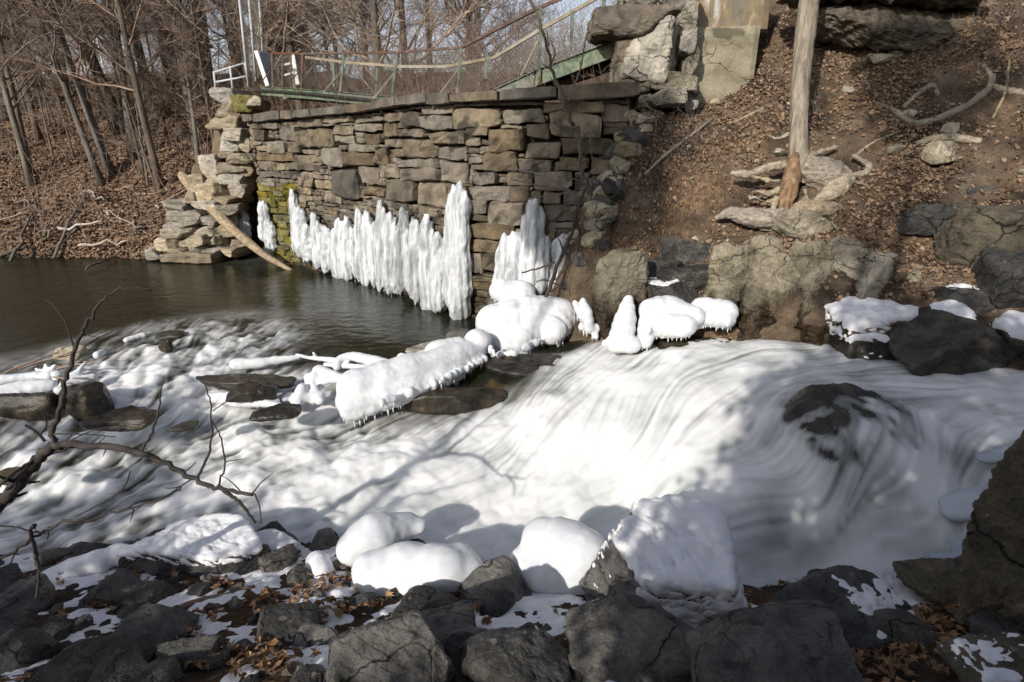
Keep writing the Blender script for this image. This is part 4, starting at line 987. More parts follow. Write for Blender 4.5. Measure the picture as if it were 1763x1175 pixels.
# ================================================================== snow-like ice over logs and rocks
def iced(name, label, pieces, fringe=(), mat='ice_smooth', voxel=.022, rough=.010, cat='ice', group=None, jit=.06, flat=1.):
    """pieces: (polyline of (px, py, z), radius px) blobs and limbs; fringe: (px0, py0, px1, py1, z, length) rows of icicles"""
    mb = MB(); base = None
    for pts, rr_ in pieces:
        P = np.array([PZ(a, b_, z) for a, b_, z in pts]); s_ = mpp(P[0])
        if base is None: base = P.mean(0).copy(); base[2] = P[:, 2].min()
        rr_ = np.broadcast_to(np.asarray(rr_, float), (len(P),)) * s_
        if len(P) == 1: mb.sphere(P[0], (rr_[0], rr_[0], rr_[0] * .9), 3); continue
        t = np.linspace(0, 1, 14); d = np.linspace(0, 1, len(P))
        PP = np.stack([np.interp(t, d, P[:, k]) for k in range(3)], 1); rad = np.interp(t, d, rr_)
        for _ in range(2): PP[1:-1] = .5 * PP[1:-1] + .25 * (PP[2:] + PP[:-2])
        rad = rad * (1 + jit * np.array([irng.uniform(-1, 1) for _ in t]))
        mb.tube(PP, rad, 14); mb.sphere(PP[0], rad[0] * .97, 2); mb.sphere(PP[-1], rad[-1] * .97, 2)
    for x0, y0, x1, y1, z, L in fringe:
        n = int(math.hypot(x1 - x0, y1 - y0) / 3)
        for q in range(n):
            u = (q + irng.uniform(-.8, .8)) / max(1, n - 1); p = PZ(x0 + (x1 - x0) * u, y0 + (y1 - y0) * u - 2, z) + np.array((0, irng.uniform(.0, .1), 0))
            r = irng.uniform(.02, .045); mb.sphere(p + (0, .07, .03), (r, r, r * 1.8), 1)
    V, F = remeshed(mb, voxel, 2, lambda V: rough * fbm(V * 4.5, 3) + rough * .45 * fbm(V * np.array((22, 22, 9)), 2))
    if flat != 1.: V[:, 2] = base[2] + (V[:, 2] - base[2]) * flat
    if fringe:
        fr = MB(); n = vnormals(V, F); Lt = sum(math.hypot(f[2] - f[0], f[3] - f[1]) for f in fringe); Lm = fringe[0][5]
        cand = np.where((n[:, 2] < -.45) & (n[:, 2] > -.95) & (n[:, 1] < .35))[0]
        for q in (irng.choice(list(cand)) for _ in range(int(Lt * .9) if len(cand) else 0)):
            p = V[q] - n[q] * .02; l = Lm * (.1 + .9 * irng.random() ** 2.5) * .8; r = irng.uniform(.007, .014)
            fr.tube([p + (0, 0, .02), p - (0, 0, l * .3), p - (0, 0, l * .7), p - (0, 0, l)], [r * 1.6, r * 1.2, r * .8, .002], 5)
        if fr.n: F = np.vstack([F, np.vstack(fr.Q) + len(V)]); V = np.vstack([V, np.vstack(fr.V)])
    return put(name, mk(name, V - base, F), M[mat], None, label, cat, group, loc=base)
iced('ice_covered_log', 'long thick ice-covered log with a fringed lower edge across the middle of the rapids',
     [([(612, 668, .02), (680, 652, .05), (750, 632, .08), (815, 606, .12)], [34, 38, 35, 27]), ([(605, 690, -.1), (690, 672, -.06), (780, 640, .0)], [30, 30, 24]), ([(604, 704, -.2), (640, 696, -.16)], [22, 20]), ([(822, 588, .25)], 24), ([(750, 606, .2), (790, 600, .2)], [20, 20]), ([(625, 650, .08), (655, 644, .08)], [18, 14])],
     [(588, 712, 660, 706, -.15, .16), (655, 704, 760, 668, -.05, .14), (755, 670, 836, 628, .03, .14)])
iced('ice_mound', 'largest rounded ice mound, hanging below the double ice column',
     [([(850, 556, .35), (905, 550, .38), (960, 545, .42)], [34, 42, 34]), ([(846, 576, .15), (880, 590, .1), (915, 575, .15)], [26, 34, 30]), ([(950, 570, .3), (990, 540, .42)], [26, 22]), ([(840, 545, .38), (900, 530, .5), (950, 528, .52)], [16, 22, 18]), ([(862, 500, .75), (880, 505, .7), (900, 505, .7)], [20, 22, 22]), ([(990, 548, .4), (1000, 520, .5)], [12, 6])],
     [(822, 585, 850, 620, .15, .16), (850, 622, 905, 618, .05, .16), (900, 612, 985, 568, .2, .16)])
iced('ice_drapery', 'small pointed ice drapery between the big ice mound and the standing rock', [([(1004, 518, .85), (1010, 540, .66), (1014, 566, .42)], [6, 12, 10]), ([(990, 522, .82), (1002, 545, .62)], [5, 9]), ([(1018, 560, .45), (1026, 580, .30)], [9, 5])], [(1000, 572, 1030, 575, .4, .2)])
iced('ice_drapery', 'flared ice drapery on the foot of the standing rock', [([(1082, 516, .95), (1078, 545, .76), (1070, 580, .52)], [10, 18, 22]), ([(1060, 592, .44), (1090, 594, .44)], [16, 16])], [(1042, 602, 1096, 606, .42, .05)])
iced('ice_drapery', 'wide smooth ice drapery with an arched lower edge below the black boulders', [([(1120, 535, .84), (1150, 533, .84), (1195, 545, .8)], [22, 26, 18]), ([(1116, 555, .7), (1110, 588, .48)], [18, 13]), ([(1140, 560, .68), (1180, 562, .7)], [22, 20])], [(1100, 594, 1122, 590, .48, .1), (1122, 578, 1215, 568, .64, .14)])
iced('ice_block', 'square-ended ice block overhanging the chute next to the wide drapery', [([(1205, 530, .86), (1235, 533, .86), (1252, 537, .84)], [18, 20, 20]), ([(1215, 548, .76), (1250, 550, .76)], [16, 16])], [(1200, 562, 1262, 564, .72, .12)])
iced('ice_spike', 'translucent ice spike standing among the black boulders', [([(1186, 492, .98), (1180, 510, .85), (1170, 520, .8)], [4, 10, 14]), ([(1150, 503, .9), (1170, 510, .85)], [6, 8])], (), 'ice_clear')
iced('ice_covered_log', 'slim ice-covered log lying alone upstream of the rapids', [([(406, 628, .05), (450, 625, .05), (515, 615, .07)], [11, 9, 4])], [(402, 636, 470, 632, .03, .05)])
iced('ice_covered_log', 'short fat ice-covered log above the brown stone in the left rapids', [([(362, 684, -.08), (410, 688, -.06), (462, 694, -.06)], [9, 14, 8]), ([(462, 694, -.06), (492, 702, -.1)], [8, 4])], [(375, 702, 470, 706, -.1, .05)])
iced('ice_covered_branch', 'hooked ice-covered branch curling behind the long iced log', [([(580, 632, .06), (582, 620, .12), (605, 612, .16), (640, 622, .12), (680, 634, .1)], [7, 8, 9, 11, 12]), ([(690, 615, .1), (740, 622, .08), (780, 618, .08)], [7, 9, 10]), ([(700, 622, .1), (760, 600, .18)], [7, 10])])
iced('ice_covered_branch', 'thin iced branch forking out towards the pool from the log jam', [([(510, 611, .1), (535, 617, .1), (600, 622, .1)], [2.5, 4, 5]), ([(540, 608, .14), (545, 617, .1)], [3, 3]), ([(560, 628, .06), (620, 632, .06), (660, 636, .06)], [4, 5, 6])])
iced('ice_covered_branches', 'cluster of knobbly ice-covered branch stubs left of the long iced log', [([(540, 648, .12), (535, 665, .0), (540, 688, -.12)], [9, 12, 10]), ([(520, 668, .05), (512, 690, -.1)], [9, 11]), ([(490, 686, -.06), (500, 680, -.05)], [7, 7]), ([(550, 640, .15), (600, 655, .08)], [12, 8]), ([(556, 656, .08), (590, 652, .1)], [8, 6]), ([(530, 650, .1), (550, 690, -.1)], [8, 8])], [(505, 696, 550, 695, -.1, .06)])
iced('iced_slab', 'snow-topped iced slab at the left edge of the rapids', [([(0, 682, .0), (40, 672, .02), (88, 664, .05)], [18, 18, 12]), ([(0, 655, .1), (60, 648, .1), (100, 646, .1)], [9, 9, 8])], [(0, 702, 90, 676, -.05, .06)])
iced('ice_spikes', 'star of iced twig stubs on the left debris jam', [([(82, 644, .1), (78, 626, .25)], [8, 2]), ([(82, 644, .1), (96, 627, .25)], [8, 2]), ([(80, 646, .1), (62, 636, .16)], [8, 3]), ([(84, 648, .1), (60, 650, .1)], [8, 4]), ([(100, 644, .1), (110, 640, .1)], [6, 5])])
iced('ice_spikes', 'pointed iced stub leaning over the mossy rock in the left rapids', [([(120, 652, .08), (135, 640, .15), (149, 622, .25)], [8, 6, 2]), ([(112, 660, .05), (160, 650, .05)], [8, 8]), ([(100, 672, .0), (118, 676, -.05)], [8, 8])], [(92, 682, 120, 684, -.03, .05)])
iced('ice_lump', 'lone white ice lump on a stone near the left pool edge', [([(168, 612, .05), (178, 606, .05)], [7, 6])])
iced('ice_lump', 'flat ice cap on a stone out in the pool outlet', [([(218, 586, .03), (248, 578, .04)], [6, 6])])
iced('ice_mound', 'domed translucent ice mound against the foam behind the left snowy boulders', [([(610, 945, -.35), (650, 920, -.3), (700, 905, -.35)], [34, 42, 24]), ([(720, 905, -.35)], 16)], (), 'ice_smooth', .03, .008)
iced('ice_mound', 'wide double-humped ice mound with a dark stone showing at its left end', [([(640, 985, -.25), (700, 975, -.22), (770, 985, -.22)], [36, 42, 44]), ([(790, 962, -.2), (800, 990, -.28)], [28, 38]), ([(650, 1005, -.3), (740, 1010, -.3)], [30, 32])], (), 'ice_smooth', .03, .008)
iced('ice_mound', 'tall smooth ice dome leaning against the big snowy slab', [([(935, 930, -.12), (960, 940, -.12), (1000, 960, -.15)], [40, 50, 50]), ([(905, 970, -.25), (880, 995, -.33)], [32, 20]), ([(930, 990, -.28), (1010, 1000, -.28)], [34, 34])], (), 'ice_smooth', .03, .008)
iced('ice_mound', 'snowy hump between the angular left boulder and the domed ice', [([(545, 968, -.42), (555, 990, -.42)], [20, 22])], (), 'snow', .025, .01)
iced('ice_mound', 'low smooth snow-covered ice hump left of the angular dark boulder', [([(60, 1005, -.5), (120, 985, -.48), (170, 968, -.45)], [14, 22, 22]), ([(200, 955, -.45), (235, 955, -.42)], [20, 14])], (), 'snow', .025, .01)
iced('ice_shelf', 'clear ice shelf on the right outcrop beside the chute', [([(1640, 868, .12), (1680, 860, .14), (1740, 845, .2)], [24, 30, 30]), ([(1640, 890, .06), (1700, 885, .08)], [18, 22]), ([(1665, 845, .14), (1720, 830, .2)], [14, 22])], (), 'ice_clear', .03, .01, flat=.5)
iced('ice_shelf', 'small blue ice shelf below the clear one at the foot of the right outcrop', [([(1628, 930, -.12), (1650, 915, -.08), (1690, 945, -.05)], [18, 22, 24]), ([(1608, 968, -.22), (1670, 962, -.12)], [12, 18])], (), 'ice_clear', .03, .01, flat=.5)
iced('ice_shelf', 'uppermost ice shelf rimming the right outcrop at the frame edge', [([(1696, 790, .42), (1745, 778, .45), (1800, 768, .52)], [16, 24, 26]), ([(1710, 775, .44), (1780, 755, .52)], [10, 16])], (), 'ice_clear', .03, .01, flat=.5)

# ================================================================== rocks
RK = [
 # right-hand slope and stream edge
 ('boulder','large weathered boulder at the right frame edge above the stream',(1634,352,1840,480),'outcrop',7.25,.8,5,None),
 ('boulder','dark rounded boulder tucked under the large one at the right frame edge',(1686,415,1810,525),'riprap',6.75,.8,4,None),
 ('boulder','black flat-topped boulder behind the wet snow-edged rock on the right',(1604,478,1742,552),'riprap',6.9,.8,4,dict(top=.8,th=.02)),
 ('wet_boulder','big wet olive-brown rock with snow streaks at the right stream edge',(1535,512,1735,650),'wet_rock',6.45,.7,5,dict(top=.72,th=.03)),
 ('wet_boulder','green-black wet rock with an ice cap cut by the right frame edge',(1690,540,1830,625),'wet_rock',6.3,.8,4,dict(a=.5,th=.07,b=.25)),
 ('wet_boulder','low wet rock at the waterline under the lumpy snow patch',(1445,560,1560,640),'wet_rock',6.75,.8,4,dict(a=.45,th=.05,b=.0)),
 ('boulder','ledge rock carrying a lumpy patch of snow left of the big wet rock',(1440,520,1570,590),'bedrock',6.95,.7,4,dict(a=.05,th=.06,b=.3)),
 ('stone','grey-blue stone perched over a dark gap on the right slope',(1566,350,1644,400),'slate',7.7,.7,3,None),
 ('stone','slanted blue-grey flat stone on the right slope above the perched one',(1650,318,1740,348),'slate',8.3,.6,3,None),
 ('stone','small blue-grey stone beside the perched one',(1634,350,1666,392),'slate',8.0,.6,3,None),
 ('stone','rounded grey stone sunk in soil below the tree roots',(1446,345,1512,380),'brown_rock',8.7,.6,3,None),
 ('stone','pale yellowish boulder under the fallen bough on the right slope',(1592,244,1650,278),'tan_rock',8.7,.6,3,None),
 ('stone','pale squarish stone high on the slope by the dark slab',(1498,92,1536,108),'tan_rock',10.5,.6,3,None),
 ('stone','small bright stone on the bare slope right of the trunk',(1622,212,1648,228),'tan_rock',9.0,.6,3,None),
 ('stone','grey stone beside the pale squarish one near the hollow',(1532,78,1566,98),'bedrock',10.5,.6,3,None),
 ('stone','half-buried tan stone at the upper left of the leaf slope',(1066,245,1110,320),'bedrock',9.5,.5,3,None),
 ('riprap_stone','upper left black block of the pile beside the standing rock',(1112,404,1174,442),'riprap',9.0,.8,4,None),
 ('riprap_stone','upper right black block of the pile beside the standing rock',(1163,415,1228,464),'riprap',8.8,.8,4,None),
 ('riprap_stone','middle left black block of the pile beside the standing rock',(1096,438,1168,486),'riprap',8.6,.8,4,None),
 ('riprap_stone','wide black block in the middle of the pile above the ice',(1134,452,1222,505),'riprap',8.45,.8,4,None),
 ('riprap_stone','lowest black block of the pile with ice on its face',(1098,472,1200,530),'riprap',8.2,.8,4,dict(a=.75,th=.03,b=-.25)),
 ('standing_rock','tall brown rock standing upright behind the ice draperies',(1024,428,1112,590),'bedrock',8.15,.6,5,None),
 ('bedrock_slab','broken pale bedrock directly beneath the tree roots',(1330,365,1450,420),'tan_rock',8.5,.7,5,None),
 ('wet_boulder','dark wet ledge under the square ice block',(1130,565,1280,612),'wet_rock',7.6,.8,4,None),
 ('wet_boulder','dark dripping ledge under the ice mound and long iced log',(838,606,1060,672),'wet_rock',7.75,.35,4,None),
 ('wet_boulder','dark stones shaded under the long iced log',(690,662,872,716),'wet_rock',7.0,.3,4,None),
 # in the stream
 ('stream_rock','dark flat-topped rock in the middle of the left rapids',(158,698,268,748),'wet_rock',5.9,.7,4,None),
 ('stream_rock','small black square rock in the left rapids',(296,724,338,744),'wet_rock',5.7,.7,3,None),
 ('stream_rock','mossy round rock behind the short iced log',(396,654,475,690),'wet_rock',6.55,.7,4,None),
 ('stream_rock','brown rounded rock below the short iced log',(438,694,510,726),'wet_rock',6.1,.7,4,None),
 ('stream_rock','olive rock under the pointed iced stub at left',(105,655,190,722),'wet_rock',6.6,.7,4,None),
 ('stream_rock','low brown flat rock in front of the slim iced log',(342,642,505,672),'wet_rock',7.0,.3,4,None),
 ('stream_rock','tan rock on the left pool edge',(94,594,142,624),'tan_rock',8.0,.7,3,None),
 ('stream_rock','dark stone in the pool outlet with water breaking over it',(272,566,318,584),'wet_rock',8.9,.7,3,None),
 ('stream_rock','narrow upright stone in the outlet beside the broken water',(274,584,294,612),'brown_rock',8.2,.7,3,None),
 ('stream_rock','brown stone behind the long iced log by the pool',(700,590,748,616),'tan_rock',7.9,.7,3,None),
 ('stream_rock','grey-violet square stone at the left foot of the ice mound',(768,566,815,600),'slate',8.3,.7,3,None),
 ('stream_rock','brown rock awash at the far left of the rapids',(0,806,48,836),'brown_rock',4.9,.7,3,None),
 ('stream_rock','dark log-like rock under the iced slab at the left edge',(-20,672,95,722),'wet_rock',6.4,.3,3,None),
 # near bank
 ('boulder','angular dark boulder with a flat snowy top on the near left bank',(232,900,462,992),'riprap',None,.5,5,dict(top=.25,th=.05)),
 ('boulder','round rock coated in clear ice beside the flat snowy boulder',(430,920,512,975),'riprap',None,.8,4,dict(a=.2,th=.05,b=.3,mat='ice_smooth')),
 ('boulder','dark rock behind the low snow hump on the near left bank',(94,938,195,982),'riprap',None,.7,4,None),
 ('boulder','big snow-covered slab with a dark left face leaning beside the ice dome',(1008,884,1252,1080),'slate',None,.75,5,dict(a=-.25,th=.06,b=.45,nx=4.)),
 ('boulder','large pale grey sunlit boulder at the bottom between two dark ones',(566,1040,780,1215),'slate',None,.7,5,dict(a=.96,th=.015,b=-.5)),
 ('boulder','smooth dark grey boulder left of the leaf-strewn stones',(795,1072,975,1200),'riprap',None,.8,5,None),
 ('boulder','broken grey boulder with a snow streak below the snow-covered slab',(985,1036,1205,1180),'slate',None,.7,5,dict(a=.93,th=.02,b=-.45)),
 ('boulder','large rounded boulder half in shadow at the bottom right of centre',(1192,1032,1450,1230),'slate',None,.8,5,None),
 ('boulder','dark wedge-shaped boulder carrying a diagonal snow strip',(1345,982,1612,1122),'riprap',None,.6,5,dict(a=.62,th=.03,b=-.62,dir=(.6,-.3,-.2),k=.8)),
 ('boulder','long dark slab in the bottom left corner',(70,1105,250,1190),'riprap',None,.7,4,None),
 ('boulder','grey rock at the bottom right corner with snow beside it',(1640,1095,1800,1190),'outcrop',None,.7,4,dict(a=.8,th=.03,b=-.2)),
 ('boulder','small dark rock at the left end of the double-humped ice',(598,955,632,998),'slate',None,.8,3,None),
 ('boulder','black rock wedged under the right side of the snow-covered slab',(1190,1030,1270,1090),'riprap',None,.8,4,None),
 ('outcrop','massive cracked bedrock outcrop on the right edge beside the ice shelves',(1668,752,1890,1090),'outcrop',None,.6,6,dict(a=.97,th=.02,b=-.6)),
 ('outcrop','low front lobe of the right outcrop above the brown leaves',(1560,965,1750,1045),'outcrop',None,.6,5,dict(a=.9,th=.02,b=-.5)),
 ('outcrop','rounded olive block at the lower right edge in front of the outcrop',(1722,900,1860,1100),'outcrop',None,.6,5,None),
]
CUTS = {'massive crac': [((-.8, -.15, .62), .42), ((-.2, -.9, .35), .7)], 'big snow-cov': [((-.95, -.3, .12), .62), ((.1, -.25, .95), .75)], 'angular dark': [((.05, -.12, 1), .55), ((-.2, -1, .15), .6)], 'dark wedge-s': [((.5, -.15, .8), .45), ((-.6, -.3, .7), .5)],
        'big wet oliv': [((.6, -.2, .75), .6), ((-.65, -.2, .7), .6)], 'large pale g': [((.0, -.5, .85), .7)], 'low front lo': [((-.3, -.1, .95), .6)]}
_i1 = next(i for i, q in enumerate(RK) if q[0] == 'stream_rock')
_i0 = next(i for i, q in enumerate(RK) if q[0] == 'standing_rock') + 1
for k, (nm, lb, bx_, mt, Y, dr, sub, sn) in enumerate(RK):
    k = k + (5 if k < _i1 else 6) if k >= _i0 else k
    kw = dict(sub=sub, snow=sn, smooth=(mt in ('wet_rock',)), planes=9 if mt == 'bedrock' else (12 if sub > 4 else 14), rough=.08 if mt == 'bedrock' else (.085 if mt == 'outcrop' else .06), sharp=38. if mt in ('riprap', 'slate', 'bedrock') else 16.)
    if Y is None:
        x0, y0, x1, y1 = bx_
        # foot where the ground ray meets the bank
        for Yt in np.arange(1.2, 6.5, .02):
            p = PY((x0 + x1) / 2, y1 - .12 * (y1 - y0), Yt)
            if p[2] < near_z(np.array([p[0]]), np.array([p[1]]))[0]: break
        kw['cuts'] = CUTS.get(lb[:12], ())
        prock(nm, lb, nm.replace('_', ' '), bx_, mt, 900 + k, Y=float(p[1]) + .12, dr=dr, sink=.1, **kw)
    else:
        kw['cuts'] = CUTS.get(lb[:12], ())
        rt = (0, .35, 0) if nm == 'bedrock_slab' else (0, 0, 0)
        prock(nm, lb, nm.replace('_', ' '), bx_, mt, 900 + k, Y=Y, dr=dr, sink=.15, rot=rt, **kw)
# bedrock beds standing on edge at the foot of the slope
for k, (px, py, hw, hl, tilt, Y, lb) in enumerate((
    (1250, 474, 34, 92, .10, 7.9, 'pale upright bedrock slab left of the mossy bedrock'), (1318, 470, 52, 108, .14, 7.62, 'mossy bedrock bulge under the dead tree'),
    (1374, 492, 26, 124, .42, 7.55, 'narrow bedrock rib right of the mossy bulge'), (1412, 486, 36, 128, .48, 7.42, 'broad slanting bedrock slab below the bared roots'),
    (1462, 502, 28, 118, .55, 7.32, 'leaning bedrock rib left of the lumpy snow patch'), (1506, 500, 30, 100, .55, 7.3, 'slanting bedrock rib above the lumpy snow patch'),
    (1552, 505, 34, 88, .5, 7.2, 'low bedrock shoulder right of the lumpy snow patch'), (1318, 568, 66, 58, .05, 7.38, 'dark wet foot of the mossy bedrock at the water'),
    (1396, 580, 52, 56, .2, 7.22, 'dark wet foot of the slanting bedrock slab at the water'), (1462, 590, 42, 44, .3, 7.1, 'dark wet foot of the leaning rib at the water'))):
    py = py + 28; hl = hl * .80; c = PY(px, py, Y + .25 + (.13 if k % 2 else -.08)); s_ = mpp(c)
    rock('bedrock_slab', lb, 'bedrock slab', c, (hw * s_ * 1.0, .40, hl * s_ * 1.0), 1300 + k, 'bedrock', (-.25, tilt, (k % 3 - 1) * .3), 5, planes=6, rough=.11, sharp=40.)
# the boulder under the falling water: its crown breaks the sheet of water
_r = np.r_[0, np.linspace(.04, 1.2, 46)]; _a = np.linspace(0, 2 * math.pi, 120, endpoint=False)
_rr, _aa = np.meshgrid(_r, _a); bx_ = MIDC[0] + .68 * _rr * np.cos(_aa); by_ = MIDC[1] + .66 * _rr * np.sin(_aa)
_z = mid_rock(bx_, by_)
_V = np.stack([bx_, by_, _z], -1).reshape(-1, 3); m_, n_ = _rr.shape
_i = np.arange(m_)[:, None] * n_; _in = (np.arange(m_)[:, None] + 1) % m_ * n_; _j = np.arange(n_ - 1)[None]
_Q = np.stack([_i + _j, _i + _j + 1, _in + _j + 1, _in + _j], -1).reshape(-1, 4)
put('midstream_boulder', mk('midstream_boulder', _V - MIDC, _Q), M['wet_rock'], None, 'big boulder in midstream with white water sheeting over it', 'boulder', loc=MIDC)
# loose stones scattered on the near bank
srng = random.Random(3)
protos = []
for k in range(10):
    V, F = rock_verts(2000 + k, 1, srng.uniform(.65, 1), srng.uniform(.45, .75), 3, 11, .06, 22.)
    me = mk('loose_stone', V, F, False); me.materials.append(M['riprap'] if k % 3 else M['slate']); protos.append(me)
def scatter_stones(n, fz, xr, yr, smin, smax, label, group, cond=None, name='loose_stone', mats=None):
    c = 0
    while c < n:
        x, y = srng.uniform(*xr), srng.uniform(*yr)
        z = float(fz(np.array([x]), np.array([y]))[0])
        q = proj((x, y, z))
        if cond and not cond(q, z, x, y): continue
        s_ = smin + (smax - smin) * srng.random() ** 2.2
        o = put(name, srng.choice(protos), None, None, label, 'stone', group, loc=(x, y, z + s_ * .1), rot=(srng.uniform(-.3, .3), srng.uniform(-.3, .3), srng.uniform(0, 6.28)), scale=s_)
        c += 1
scatter_stones(190, near_z, (-5.5, 4), (1.2, 5.2), .04, .24, 'small dark loose stone lying among snow and leaves on the near bank', 'loose stones on the near bank',
    lambda q, z, x, y: -40 < q[0] < 1800 and 930 < q[1] < 1200 and z > float(water_base(np.array([x]), np.array([y]))[0]) - .02)
for me_ in list(protos): pass
tprotos = []
for k in range(6):
    V, F = rock_verts(2100 + k, 1, srng.uniform(.65, 1), srng.uniform(.45, .75), 3, 11, .06, 22.)
    me = mk('slope_stone', V, F, False); me.materials.append(M['tan_rock'] if k % 2 else M['bedrock']); tprotos.append(me)
_keep = protos; protos = tprotos
scatter_stones(60, right_z, (1.6, 8), (6.6, 11), .03, .13, 'small pale stone bedded in the bare soil of the right slope', 'stones in the right slope',
    lambda q, z, x, y: 1060 < q[0] < 1763 and 150 < q[1] < 560, 'slope_stone')
protos = _keep

# stones fallen from the ruined end of the wall
for k in range(34):
    u = srng.random(); a, b_ = 1085 - 120 * u + srng.uniform(-25, 45), 205 + 270 * u + srng.uniform(-30, 30)
    d = ray(a, b_); Yq = np.arange(7, 12, .03); t = Yq / d[1]; kk = np.where(CAMZ + d[2] * t < right_z(d[0] * t, Yq))[0]
    if not len(kk): continue
    p = PY(a, b_, Yq[kk[0]]); s_ = srng.uniform(.06, .24)
    put('fallen_stone', tprotos[k % 6] if k % 3 else protos[k % 10], None, None, 'stone tumbled from the ruined right end of the wall', 'stone', 'stones fallen from the wall end', loc=p + (0, 0, -.02), rot=(srng.uniform(-.4, .4), srng.uniform(-.4, .4), srng.uniform(0, 6.28)), scale=s_)
# ================================================================== trees
trng = random.Random(21)
def wander(p, d, L, n, wob, rnd, lift=0.):
    pts = [np.array(p, float)]; d = np.array(d, float); d /= np.linalg.norm(d)
    for k in range(n):
        d = d + np.array((rnd.gauss(0, wob), rnd.gauss(0, wob), rnd.gauss(0, wob) + lift)); d /= np.linalg.norm(d)
        pts.append(pts[-1] + d * (L / n))
    return np.array(pts), d
def tree_meshes(seed, H, r, lean=(0, 0), first=.3, nb=16, nt=7, spread=.9, twigs=3, wob=.05, top=.12, tr=.007):
    rnd = random.Random(seed); tk, cr = MB(), MB()
    P, _ = wander((0, 0, -.15), (lean[0], lean[1], 1), H, 12, wob, rnd, .02)
    t = np.linspace(0, 1, 13); rad = r * (1 - t * (1 - top)); rad[0] *= 1.35
    tk.tube(P, rad, 8)
    def at(P, u):
        k = u * (len(P) - 1); i = min(int(k), len(P) - 2); return P[i] * (1 - k + i) + P[i + 1] * (k - i)
    for q in range(nb):
        u = first + (1 - first) * (q + rnd.random()) / nb; u = min(u, .99)
        a = rnd.uniform(0, 6.28); el = rnd.uniform(.25, 1.1)
        L = H * spread * rnd.uniform(.16, .38) * (1.25 - .7 * u)
        b0 = at(P, u); br_ = max(tr * 1.6, r * (1 - u * .85) * rnd.uniform(.25, .5))
        B, _ = wander(b0, (math.cos(a), math.sin(a), el), L, 6, .16, rnd, .06)
        cr.tube(B, br_ * (1 - np.linspace(0, .8, 7)), 5, False)
        for w in range(nt):
            uu = rnd.uniform(.2, 1); a2 = a + rnd.uniform(-1.3, 1.3)
            L2 = L * rnd.uniform(.25, .55)
            C, _ = wander(at(B, min(uu, .99)), (math.cos(a2), math.sin(a2), rnd.uniform(-.1, 1.2)), L2, 4, .2, rnd, .04)
            cr.tube(C, max(tr, br_ * .35) * (1 - np.linspace(0, .7, 5)), 3, False)
            for v in range(twigs):
                a3 = a2 + rnd.uniform(-1.4, 1.4)
                D, _ = wander(at(C, rnd.uniform(.2, .99)), (math.cos(a3), math.sin(a3), rnd.uniform(-.2, 1.3)), L2 * rnd.uniform(.3, .7), 3, .22, rnd, .02)
                cr.tube(D, tr * np.array((.9, .8, .6, .4)), 3, False)
    return tk.mesh('trunk'), cr.mesh('crown')
def plant(name, meshes, label, cat, loc, group=None, mats=('bark', 'twig'), rz=0., sc=1.):
    o = thing(name, label, cat, loc, group); o.rotation_euler = (0, 0, rz); o.scale = (sc, sc, sc)
    put('trunk', meshes[0], M[mats[0]], o); put('crown', meshes[1], M[mats[1]], o)
    return o
def hit(px, py, fz, a=8., b=60., st=.04):
    Y = np.arange(a, b, st); d = ray(px, py); t = Y / d[1]; X, Z = d[0] * t, CAMZ + d[2] * t
    k = np.where(Z < fz(X, Y))[0]
    return PY(px, py, Y[k[0]] if len(k) else b)
# the trunks that stand out on the left slope: (base px, py), (point higher up), radius px, label
BIG = [((192, 300), (94, 0), 7, 'taller of two leaning trunks whose shadows cross the left slope', 'bark', 1),
       ((177, 318), (80, 60), 5.5, 'thinner of two trunks leaning side by side on the left slope', 'bark', 1),
       ((212, 226), (120, 0), 11, 'thick brown trunk leaning left in the middle of the left slope', 'bark', 0),
       ((354, 195), (346, 0), 9, 'straight dark trunk nearest the pipe railing', 'bark', 0),
       ((328, 188), (284, 0), 7, 'slender trunk leaning left beside the straight dark one', 'bark', 1),
       ((344, 305), (333, 175), 5, 'small bare tree standing just above the leaning log', 'bark_green', 1),
       ((8, 206), (-30, 20), 14, 'stout trunk at the left frame edge', 'bark', 0),
       ((76, 156), (24, 15), 6, 'pale greenish trunk leaning left near the top of the slope', 'bark_green', 1),
       ((270, 208), (235, 40), 9, 'old trunk with a flared broken base near the middle of the slope', 'bark', 1),
       ((120, 196), (100, 20), 4, 'thin upright trunk between the pale one and the leaning pair', 'bark', 1)]
for k, (b0, b1, rp, lab, mt, kind) in enumerate(BIG):
    p = hit(*b0, hill_z, 14.8, 60); s_ = mpp(p); q = PY(b1[0], b1[1], p[1] + .3)
    v = q - p; lean = (v[0] / v[2], .02)
    H = 11 + 3 * trng.random() if k != 5 else 5.
    plant('bare_tree', tree_meshes(50 + k, H, rp * s_, lean, .22 if k != 5 else .35, 24, 9, 1.0, 5, .009), lab, 'tree', p, None, (mt, 'twig'))
protoT = [tree_meshes(100 + k, 13, .13, (trng.uniform(-.1, .1), trng.uniform(-.05, .05)), .22, 26, 10, 1.0, 6, .012) for k in range(5)]
protoS = [tree_meshes(120 + k, 7, .055, (trng.uniform(-.15, .15), 0), .2, 16, 8, .9, 5, .008) for k in range(5)]
protoB = [tree_meshes(140 + k, 10, .16, (0, 0), .12, 30, 12, 1.3, 7, .012) for k in range(5)]
n = 0
while n < 44:
    px, py = trng.uniform(-60, 400), trng.uniform(112, 330)
    p = hit(px, py, hill_z, 15.2, 60)
    if p[1] > 50: continue
    plant('slope_tree', trng.choice(protoS if n % 3 else protoT), 'thin bare young tree among many on the leaf-covered left slope', 'tree', p, 'thin trees on the left slope', ('bark', 'twig'), trng.uniform(0, 6.28), trng.uniform(.6, 1.1)); n += 1
